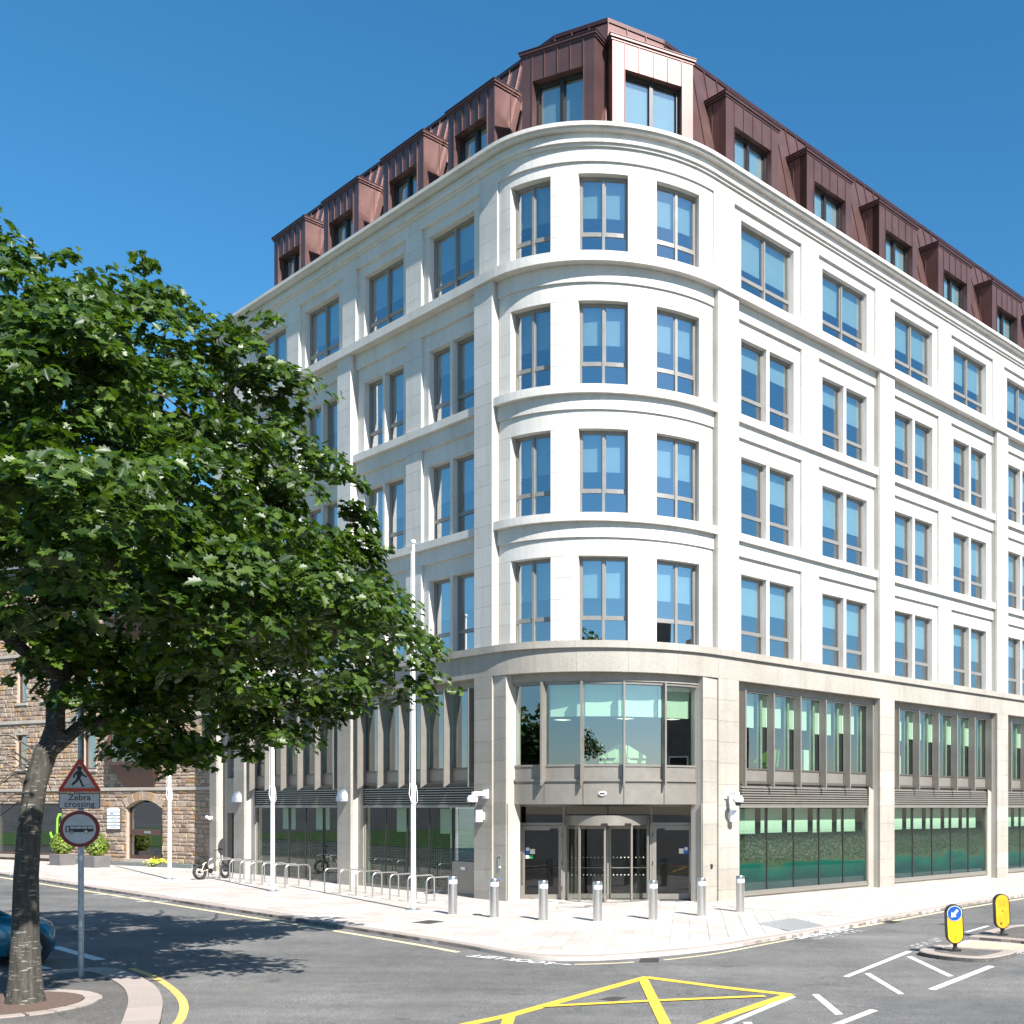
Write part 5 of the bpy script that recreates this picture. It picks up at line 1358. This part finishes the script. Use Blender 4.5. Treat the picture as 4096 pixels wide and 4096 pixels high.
# tree pit
gr = thing('tree_grate', 'round cast iron grate over gravel at the foot of the tree', 'tree grate', flat_ground(-11.35, 16.45, 0, .0))
MB().lathe([(.0, -.02), (.62, -.02), (.62, .004), (0, .004)], 40).build('gravel', 'gravel', gr)
MB().lathe([(1.02, -.03), (1.06, -.03), (1.06, .012), (1.02, .012)], 48).lathe([(.52, -.03), (.56, -.03), (.56, .010), (.52, .010)], 40).build('rim', 'iron_rust', gr)
for i in range(64):
    a = 2*math.pi*i/64
    obj('bar', cached('gbar', lambda: MB().box(.555, 1.025, -.017, .017, -.02, .009).mesh('bar', 'iron_rust')), gr, RZ(a))
MB().lathe([(.5, -.03), (1.03, -.03), (1.03, -.012), (.5, -.012)], 40).build('dirt', 'gravel', gr)
for i in range(22):
    a = 2*math.pi*i/22; w = .135
    MB().arcbox(-7.2, 7.2, 1.26+.05*random.random(), 1.075, -.03, .006+.004*random.random(), 2).build('sett', 'kerb_granite', gr, RZ(a))

# trees of the park across the street, seen only in the glass
def park_tree(u, v, h, label, seed):
    r2 = np.random.default_rng(seed); x, y, _ = UV(u, v)
    t = thing('park_tree', label, 'tree', T((x, y, gz(x))), 'trees of the park across the street')
    MB().tube([(0, 0, -.1), (.1, 0, h*.3), (0, .1, h*.6), (.1, .1, h*.85)], [.3, .22, .14, .03], 10).build('trunk', 'bark', t, None, True)
    lob = [((r2.normal()*1.3, r2.normal()*1.3, h*(.42+.5*f)), (2.4-1.2*abs(f-.4))*h/10) for f in np.linspace(0, .9, 7)]
    P, D = crown(lob, 5, r2, .3); C, N = scatter(P, D, r2, 6, .3)
    o = obj('foliage', leaves_mesh('foliage', 'leaf_park', C, N, .42, r2, True), t); o['kind'] = 'stuff'
for i, (u, v, h, lab) in enumerate(((-25, 6, 9.5, 'tall park tree reflected in the ground-floor glass left of the entrance'), (-27, 15, 8.5, 'park tree reflected beside the middle flagpole'), (-24, 23, 9, 'park tree reflected in the glass nearest the stone building'), (-33, -19, 14, 'tall slender park tree reflected in the curved first-floor glass'))): park_tree(u, v, h, lab, 40+i)
hd = thing('hedge', 'low dark hedge along the park, reflected in the ground-floor glass', 'hedge', T((*UV(-18.5, 12)[:2], gz(UV(-18.5, 12)[0]))) @ RZ(PHI))
r3 = np.random.default_rng(9)
Hc = np.stack([r3.uniform(-.5, .5, 5000), r3.uniform(-11, 14, 5000), r3.uniform(.05, 1.15, 5000)], axis=1)
o = obj('foliage', leaves_mesh('foliage', 'leaf_park', Hc, r3.normal(size=(5000, 3))+np.array([0, 0, .5]), .3, r3, True), hd); o['kind'] = 'stuff'
bx('stems', 'bark', hd, -.35, .35, -11, 14, 0, .9)
# ================================================================== STONE BUILDING ON THE LEFT
def rubble(name):
    m, nt, b = _new(name)
    co = _coords(nt, 'pos'); n1 = _noise(nt, co, 9, 6, .7); n2 = _noise(nt, co, 40, 3, .7)
    oi = nt.nodes.new('ShaderNodeObjectInfo'); g = nt.nodes.new('ShaderNodeNewGeometry')
    rnd = _math(nt, 'FRACT', _math(nt, 'ADD', oi.outputs['Random'], g.outputs['Random Per Island']))
    c = _ramp(nt, rnd, [(0, (.21, .155, .125)), (.2, (.31, .24, .19)), (.42, (.39, .30, .235)), (.6, (.29, .22, .17)), (.78, (.43, .35, .285)), (.9, (.35, .20, .10)), (1, (.43, .35, .22))])
    c = _mix(nt, 1.0, c, _ramp(nt, n1, [(.3, (.72, .70, .68)), (.7, (1.18, 1.15, 1.1))]), 'MULTIPLY')
    c = _mix(nt, 1.0, c, _ramp(nt, n2, [(.3, (.8, .8, .8)), (.7, (1.12, 1.1, 1.08))]), 'MULTIPLY')
    nt.links.new(c, b.inputs['Base Color']); b.inputs['Roughness'].default_value = .9
    _bump(nt, b, n1, .7, .04); M[name] = m
rubble('rubble')
plain('mortar', (.34, .28, .22), rough=.95, var=.15, scale=6)
granite('string_stone', (.46, .41, .36), speck=.25, vary=.06, stain=.2)
plain('brown_metal', (.10, .055, .045), rough=.45, metal=.3)
plain('slate', (.09, .095, .105), rough=.7, var=.3, scale=2)
plain('lime', (.32, .62, .07), rough=.5); plain('lichen', (.55, .28, .03), rough=.9); plain('planter_grey', (.13, .125, .125), rough=.8); plain('slate_step', (.14, .16, .155), rough=.7)
OX, OY = -26.52, 51.06
SA = math.atan2(-.413, .911)
GZ0 = gz(OX)
stone = thing('granite_house', 'brown rubble granite building with slate roof left of the office', 'building', T((OX, OY, GZ0)) @ RZ(SA))
TOPZ = 14.6
X0, X1 = -20.0, 3.4
OPEN = [(-4.28, -1.79, .32, 3.1), (-14.3, -12.1, .38, 2.95), (-11.7, -8.95, .38, 2.95), (-12.55, -11.75, 4.7, 6.4), (-10.5, -9.7, 4.7, 6.4), (-7.4, -6.45, 4.6, 6.3), (-14.9, -13.9, 4.7, 6.4), (-4.7, -1.85, 4.7, 6.9),
        (-12.45, -11.7, 8.0, 9.7), (-10.5, -9.75, 8.1, 9.8), (-14.9, -14.0, 8.0, 9.7), (-4.7, -1.85, 8.2, 10.2), (-7.4, -6.5, 8.1, 9.8), (-8.6, -7.6, 11.6, 13.3), (-4.7, -1.85, 11.6, 13.3), (-12.4, -11.5, 11.6, 13.3)]
STR = [(3.55, 3.70), (6.95, 7.12), (10.3, 10.46)]
# backing walls between the openings
mb = MB()
xs = sorted({X0, X1, *[o[0] for o in OPEN], *[o[1] for o in OPEN]}); zs = sorted({-.4, TOPZ, *[o[2] for o in OPEN], *[o[3] for o in OPEN]})
for a, b_ in zip(xs, xs[1:]):
    run = None
    for c, d in zip(zs, zs[1:]):
        mx_, mz_ = (a+b_)/2, (c+d)/2
        if any(o[0] < mx_ < o[1] and o[2] < mz_ < o[3] for o in OPEN):
            if run: mb.box(a, b_, .0, .4, run[0], run[1]); run = None
        else: run = (run[0] if run else c, d)
    if run: mb.box(a, b_, .0, .4, run[0], run[1])
wall = mb.build('wall', 'mortar', stone)
rs2 = random.Random(21)
ST_ = []
z = -.3
while z < TOPZ:
    h = rs2.choice((.16, .20, .24, .28))
    hit = [s for s in STR if z < s[1] and z+h > s[0]]
    if hit:
        if hit[0][0]-z > .08: h = hit[0][0]-z
        else: z = hit[0][1]; continue
    x = X0+rs2.uniform(-.3, 0)
    while x < X1:
        w = rs2.uniform(.18, .55)*(1.25 if x > -5.6 else 1)
        a, b_ = max(x, X0), min(x+w, X1)
        segs = [(a, b_)]
        for o in OPEN:
            if o[2] < z+h-.03 and o[3] > z+.03:
                ns = []
                for s in segs:
                    if s[1] <= o[0] or s[0] >= o[1]: ns.append(s)
                    else:
                        if o[0]-s[0] > .05: ns.append((s[0], o[0]))
                        if s[1]-o[1] > .05: ns.append((o[1], s[1]))
                segs = ns
        for s in segs: ST_.append((s[0], s[1], z, z+h))
        x += w
    z += h
def stone_geo(mb, a, b_, c, d):
    g = .012; t = rs2.uniform(.02, .055); k = min(.04, (b_-a)*.2, (d-c)*.25)
    j = lambda: rs2.uniform(-.012, .012)
    f0 = [(a+g, .02, c+g), (b_-g, .02, c+g), (b_-g, .02, d-g), (a+g, .02, d-g)]
    f1 = [(a+g+k+j(), -t+j(), c+g+k+j()), (b_-g-k+j(), -t+j(), c+g+k+j()), (b_-g-k+j(), -t+j(), d-g-k+j()), (a+g+k+j(), -t+j(), d-g-k+j())]
    f05 = [(x, -t*.55, z_) for x, _, z_ in f0]
    mb.loft([f0, f05, f1])
# the 300 stones that show best stand between the door, the directory and the shadow
score = lambda s: (abs((s[0]+s[1])/2+2.5) + abs((s[2]+s[3])/2-2.2)*1.1 + (6 if (s[0] > 1.2) else 0))
ST_.sort(key=score)
restm = MB()
for i, s in enumerate(ST_):
    if i < 300: m1 = MB(); stone_geo(m1, *s); m1.build('stone', 'rubble', wall)
    else: stone_geo(restm, *s)
o = restm.build('upper_stones', 'rubble', wall); o['kind'] = 'stuff'
for a, b_ in STR: 
    mb = MB(); x = X0
    while x < X1: mb.box(x+.004, min(x+1.5, X1)-.004, -.09, .05, a, b_); x += 1.5
    mb.build('string_course', 'string_stone', stone)
# arched door opening
arch = MB(); n = 12; cx0, hw, zs0, rise = -3.035, 1.245, 2.72, .38
pts = [(cx0-hw+2*hw*k/n, zs0+rise*(1-((k/n-.5)*2)**2)) for k in range(n+1)]
arch.prism([(cx0-hw-.01, 3.12), (cx0-hw-.01, zs0)]+pts+[(cx0+hw+.01, zs0), (cx0+hw+.01, 3.12)], -.03, .35, 'y'); arch.build('arch_stone', 'string_stone', stone)
for k in range(8):
    a0, a1 = -1+2*k/8, -1+2*(k+1)/8
    f = lambda t, r: (cx0+t*(hw+r*.25), zs0+rise*(1-t*t)+r*(.42-.05*abs(t)))
    MB().prism([f(a0+.02, .02), f(a1-.02, .02), f(a1-.02, 1), f(a0+.02, 1)], -.06-.015*(k % 2), .02, 'y').build('voussoir', 'rubble', stone)
m = MB(); m.box(-4.28, -4.2, .14, .22, .32, 3.05).box(-1.87, -1.79, .14, .22, .32, 3.05).box(-4.2, -1.87, .12, .22, 1.45, 1.72).box(-4.2, -1.87, .12, .22, .32, .50)
d = m.build('door_screen', 'brown_metal', stone); obj('pane', _pane(2.4, 2.6, 'house_glass'), d, T((-3.03, .18, 1.7))); bx('letter_plate', 'steel', d, -3.2, -2.75, .10, .118, 1.53, 1.64)
bx('door_sill', 'string_stone', stone, -4.35, -1.72, -.14, .3, .18, .318)
# shop windows
for x0, x1 in ((-14.3, -12.1), (-11.7, -8.95)):
    m = MB(); m.box(x0, x0+.08, .08, .18, .38, 2.95).box(x1-.08, x1, .08, .18, .38, 2.95).box(x0+.08, x1-.08, .08, .18, .38, .5).box(x0+.08, x1-.08, .08, .18, 2.85, 2.95)
    w = m.build('shop_window', 'brown_metal', stone); obj('pane', _pane(x1-x0-.16, 2.36, 'house_glass'), w, T(((x0+x1)/2, .13, 1.68)))
    bx('shop_sill', 'string_stone', stone, x0-.1, x1+.1, -.16, .1, .24, .378)
lg = MB().tube([(-10.08, 0, 1.52), (-9.96, 0, 1.29), (-9.72, 0, 1.25), (-9.55, 0, 1.46), (-9.53, 0, 2.17), (-9.42, 0, 2.38), (-9.22, 0, 2.40), (-9.07, 0, 2.2), (-9.18, 0, 1.93), (-9.36, 0, 1.85)], .08, 10).tube([(-9.36, 0, 1.85), (-9.12, 0, 1.74), (-9.07, 0, 1.5), (-9.24, 0, 1.26)], .08, 10).build('shop_logo', 'lime', stone, T((0, .105, 0)) @ Matrix.Diagonal((1, .12, 1, 1)), True)
text_obj('EXPERTISE', .19, 'lime', stone, T((-9.55, .10, .86)) @ RX(R_(90)))
# upper windows
for o_ in OPEN[3:]:
    x0, x1, z0, z1 = o_
    m = MB(); m.box(x0, x0+.06, .12, .2, z0, z1).box(x1-.06, x1, .12, .2, z0, z1).box(x0+.06, x1-.06, .12, .2, z0, z0+.07).box(x0+.06, x1-.06, .12, .2, z1-.07, z1)
    if x1-x0 > 2: m.box((x0+x1)/2-.04, (x0+x1)/2+.04, .12, .2, z0+.07, z1-.07)
    w = m.build('window', 'brown_metal', stone); obj('pane', _pane(x1-x0-.12, z1-z0-.14, 'window_glass'), w, T(((x0+x1)/2, .16, (z0+z1)/2)))
    bx('sill', 'string_stone', w, x0-.08, x1+.08, -.10, .12, z0-.12, z0-.002); bx('lintel', 'string_stone', w, x0-.15, x1+.15, -.03, .12, z1+.002, z1+.22)
# oriel boxes above the door
for zb in (4.75, 8.25, 11.65):
    m = MB(); a, b_ = -4.82, -1.75
    m.box(a, b_, -.55, -.02, zb, zb+.16).box(a, b_, -.55, -.02, zb+1.95, zb+2.1).box(a, a+.12, -.55, -.02, zb+.16, zb+1.95).box(b_-.12, b_, -.55, -.02, zb+.16, zb+1.95).box(a+.75, a+.83, -.54, -.46, zb+.16, zb+1.95).box(b_-.5, b_-.42, -.54, -.46, zb+.16, zb+1.95)
    w = m.build('oriel_window', 'brown_metal', stone)
    obj('pane', _pane(b_-a-.24, 1.8, 'house_glass'), w, T(((a+b_)/2, -.5, zb+1.05)))
    MB().loft([[(a+.55, -.10, zb-1.02), (b_-.55, -.10, zb-1.02), (b_-.55, -.02, zb-1.02), (a+.55, -.02, zb-1.02)], [(a+.02, -.53, zb-.002), (b_-.02, -.53, zb-.002), (b_-.02, -.02, zb-.002), (a+.02, -.02, zb-.002)]]).build('corbel', 'brown_metal', w)
# roof of slates
mb = MB(); mb.loft([[(X0, -.35, TOPZ), (X0, -.2, TOPZ-.2), (X0, 9, TOPZ-.2), (X0, 4.6, TOPZ+3.6)], [(X1, -.35, TOPZ), (X1, -.2, TOPZ-.2), (X1, 9, TOPZ-.2), (X1, 4.6, TOPZ+3.6)]])
rf = mb.build('roof', 'slate', stone)
sm = MB()
sl_l = math.hypot(4.95, 3.6); rows = 17
for r in range(rows):
    y0 = -.40+4.95*r/rows; z0 = TOPZ+.02+3.6*r/rows; y1 = y0+4.95/rows*1.25; z1 = z0+3.6/rows*1.25
    x = X0-(r % 2)*.15
    while x < X1: sm.hexa([(x+.005, y0, z0+.03), (x+.29, y0, z0+.03), (x+.29, y1, z1), (x+.005, y1, z1)], [(x+.005, y0-.01, z0+.05), (x+.29, y0-.01, z0+.05), (x+.29, y1-.01, z1+.015), (x+.005, y1-.01, z1+.015)]); x += .3
o = sm.build('slates', 'slate', rf); o['kind'] = 'stuff'
bx('gutter', 'lichen', rf, -5, 0, -.5, -.36, TOPZ-.12, TOPZ-.02)
bx('rear_wall', 'mortar', stone, X0, X1, 8.6, 8.9, -.4, TOPZ-.21); bx('end_wall', 'mortar', stone, X0, X0+.3, .41, 8.6, -.4, TOPZ-.22); bx('end_wall', 'mortar', stone, X1-.3, X1, .41, 8.6, -.4, TOPZ-.22)
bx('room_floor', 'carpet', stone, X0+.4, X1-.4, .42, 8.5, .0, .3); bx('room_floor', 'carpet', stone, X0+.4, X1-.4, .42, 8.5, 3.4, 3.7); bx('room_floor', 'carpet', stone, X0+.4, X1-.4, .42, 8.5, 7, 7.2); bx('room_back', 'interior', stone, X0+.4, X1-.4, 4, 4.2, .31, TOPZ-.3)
bx('plinth', 'slate_step', stone, -5.6, .8, -.55, -.06, -.35, .17)
bx('step', 'slate_step', stone, -7.9, -5.9, -.9, -.06, -.35, .12); bx('step', 'slate_step', stone, -7.6, -6.1, -.5, -.06, .12, .28)
# directory board on the wall
tb = thing('directory_board', 'white company directory of stacked plates beside the arched door', 'sign board', stone.matrix_world @ T((-5.07, -.08, 2.24)))
bx('backing', 'bronze_dark', tb, -.50, .50, -.03, .02, -.54, .50)
for k in range(6):
    z = .38-.165*k; w = .46
    P = rounded([(-w, z-.065), (w, z-.065), (w, z+.065), (-w, z+.065)], .06) if k else [(-w, .31), (w, .31), (w, .44), (.25, .50), (-.25, .50), (-w, .44)]
    p = MB().prism(P, -.045, -.031, 'y').build('name_plate', 'plastic_white', tb)
    if k == 1: bx('logo', 'sign_blue', p, -.18, .0, -.048, -.0455, z-.03, z+.03)
    elif k: bx('text_line', 'galvanised', p, -.05-.1*(k % 2), .28, -.048, -.0455, z-.015, z+.01)
def planter(x, y, label, seed):
    r4 = np.random.default_rng(seed)
    t = thing('planter', label, 'planter', on_ground(x, y, SA), 'planters by the shop')
    MB().loft([[(-.36, -.36, 0), (.36, -.36, 0), (.36, .36, 0), (-.36, .36, 0)], [(-.40, -.40, .52), (.40, -.40, .52), (.40, .40, .52), (-.40, .40, .52)]]).build('pot', 'planter_grey', t)
    MB().box(-.37, .37, -.37, .37, .5, .525).build('soil', 'gravel', t)
    st = MB()
    for k in range(7): a = r4.uniform(0, 6.28); st.tube([(.1*math.cos(a), .1*math.sin(a), .5), (.3*math.cos(a), .3*math.sin(a), 1.0+.4*r4.random())], [.015, .006], 5)
    st.build('stems', 'bark', t)
    n = 900; d = r4.normal(size=(n, 3)); d /= np.linalg.norm(d, axis=1, keepdims=True)
    Cc = d*np.array([.52, .52, .55])*(r4.uniform(.3, 1, n)**.5)[:, None]+np.array([0, 0, 1.0])
    o = obj('foliage', leaves_mesh('foliage', 'leaf_shrub', Cc, d+np.array([0, 0, .5]), .13, r4, True), t); o['kind'] = 'stuff'
planter(-32.93, 52.0, 'square grey planter with yellow-green shrub below the lime logo', 1); planter(-30.43, 50.5, 'square grey planter with yellow-green shrub near the directory board', 2)
plain('flower_yellow', (.70, .75, .05), rough=.8)
t = thing('flower_clump', 'small clump of yellow-green flowers at the wall by the flagpole', 'plant', on_ground(*(stone.matrix_world @ Vector((-1.6, -.45, 0)))[:2], 0, .15))
r5 = np.random.default_rng(4); Cc = r5.normal(size=(160, 3))*np.array([.22, .12, .06])+np.array([0, 0, .1])
leaf_material('leaf_flower', (.5, .55, .04), (.75, .78, .1), (1, 1, .6))
o = obj('flowers', leaves_mesh('flowers', 'leaf_flower', Cc, r5.normal(size=(160, 3))+np.array([0, -.4, .8]), .12, r5, True), t); o['kind'] = 'stuff'
MB().lathe([(.22, 0), (.18, .06), (.0, .08)], 10).build('tuft', 'grass', t)

# ================================================================== BUILDINGS ACROSS THE RIGHT-HAND STREET (seen in the glass)
plain('render_dark', (.16, .15, .14), rough=.9, var=.2); plain('brick_red', (.22, .11, .08), rough=.9, var=.2)
def opposite(u0, u1, v0, depth, h, mat, label, gable):
    t = thing('opposite_building', label, 'building', T((*UV(u0, v0)[:2], gz(UV(u0, v0)[0]))) @ RZ(PHI), 'buildings across the right-hand street')
    w = u1-u0
    MB().box(0, w, -depth, 0, -.5, h).build('wall', mat, t)
    MB().prism([(0, h), (-depth/2, h+gable), (-depth, h)], -.2, w+.2, 'x').build('roof', 'slate', t)
    for f in range(int(h//3.4)):
        for k in range(int(w//2.6)):
            x = 1+2.6*k; z0 = .9+3.3*f
            wdw = MB().box(x, x+1.1, .002, .06, z0, z0+.08).box(x, x+1.1, .002, .06, z0+1.7, z0+1.78).box(x, x+.08, .002, .06, z0+.08, z0+1.7).box(x+1.02, x+1.1, .002, .06, z0+.08, z0+1.7).build('window', 'white_paint', t)
            obj('pane', cached('opp', lambda: _pane(.94, 1.62, 'car_glass')), wdw, T((x+.55, .02, z0+.89)))
    MB().box(w*.8, w*.8+1.2, -depth/2-.5, -depth/2+.5, h+gable*.6, h+gable+1.4).build('chimney', mat, t)
def behind(x, y, rz, w, depth, h, gable, mat, label):
    t = thing('opposite_building', label, 'building', T((x, y, gz(x))) @ RZ(rz), 'buildings across the junction')
    MB().box(-w/2, w/2, -depth, 0, -.5, h).build('wall', mat, t)
    MB().prism([(-w/2-.2, h), (0, h+gable), (w/2+.2, h)], -depth-.2, .2, 'y').build('roof', 'slate', t)
    MB().box(w*.28, w*.28+.9, -2.2, -1.2, h, h+gable+1.2).build('chimney', mat, t)
    for f in range(3):
        for k in range(3):
            xx = -w/2+1+(w-3.1)/2*k; z0 = 1+3.3*f
            wdw = MB().box(xx, xx+1.1, .002, .06, z0, z0+.08).box(xx, xx+1.1, .002, .06, z0+1.7, z0+1.78).box(xx, xx+.08, .002, .06, z0+.08, z0+1.7).box(xx+1.02, xx+1.1, .002, .06, z0+.08, z0+1.7).build('window', 'white_paint', t)
            obj('pane', _pane(.94, 1.62, 'car_glass'), wdw, T((xx+.55, .02, z0+.89)))
behind(15.0, -14, R_(14), 8, 12, 8.5, 5, 'render_dark', 'tall dark gabled building across the junction, reflected in the curved first-floor glass')
opposite(-4, 6, -25.5, 9, 8.5, 'render_dark', 'dark gabled house across the street, reflected in the curved glass', 4)
opposite(6.5, 19, -24.5, 10, 9.5, 'render_dark', 'dark rendered building across the street, reflected in the right-hand glass', 2.5)
opposite(19.5, 34, -24, 10, 8.5, 'brick_red', 'brick building across the street, reflected in the far right-hand glass', 2.5)
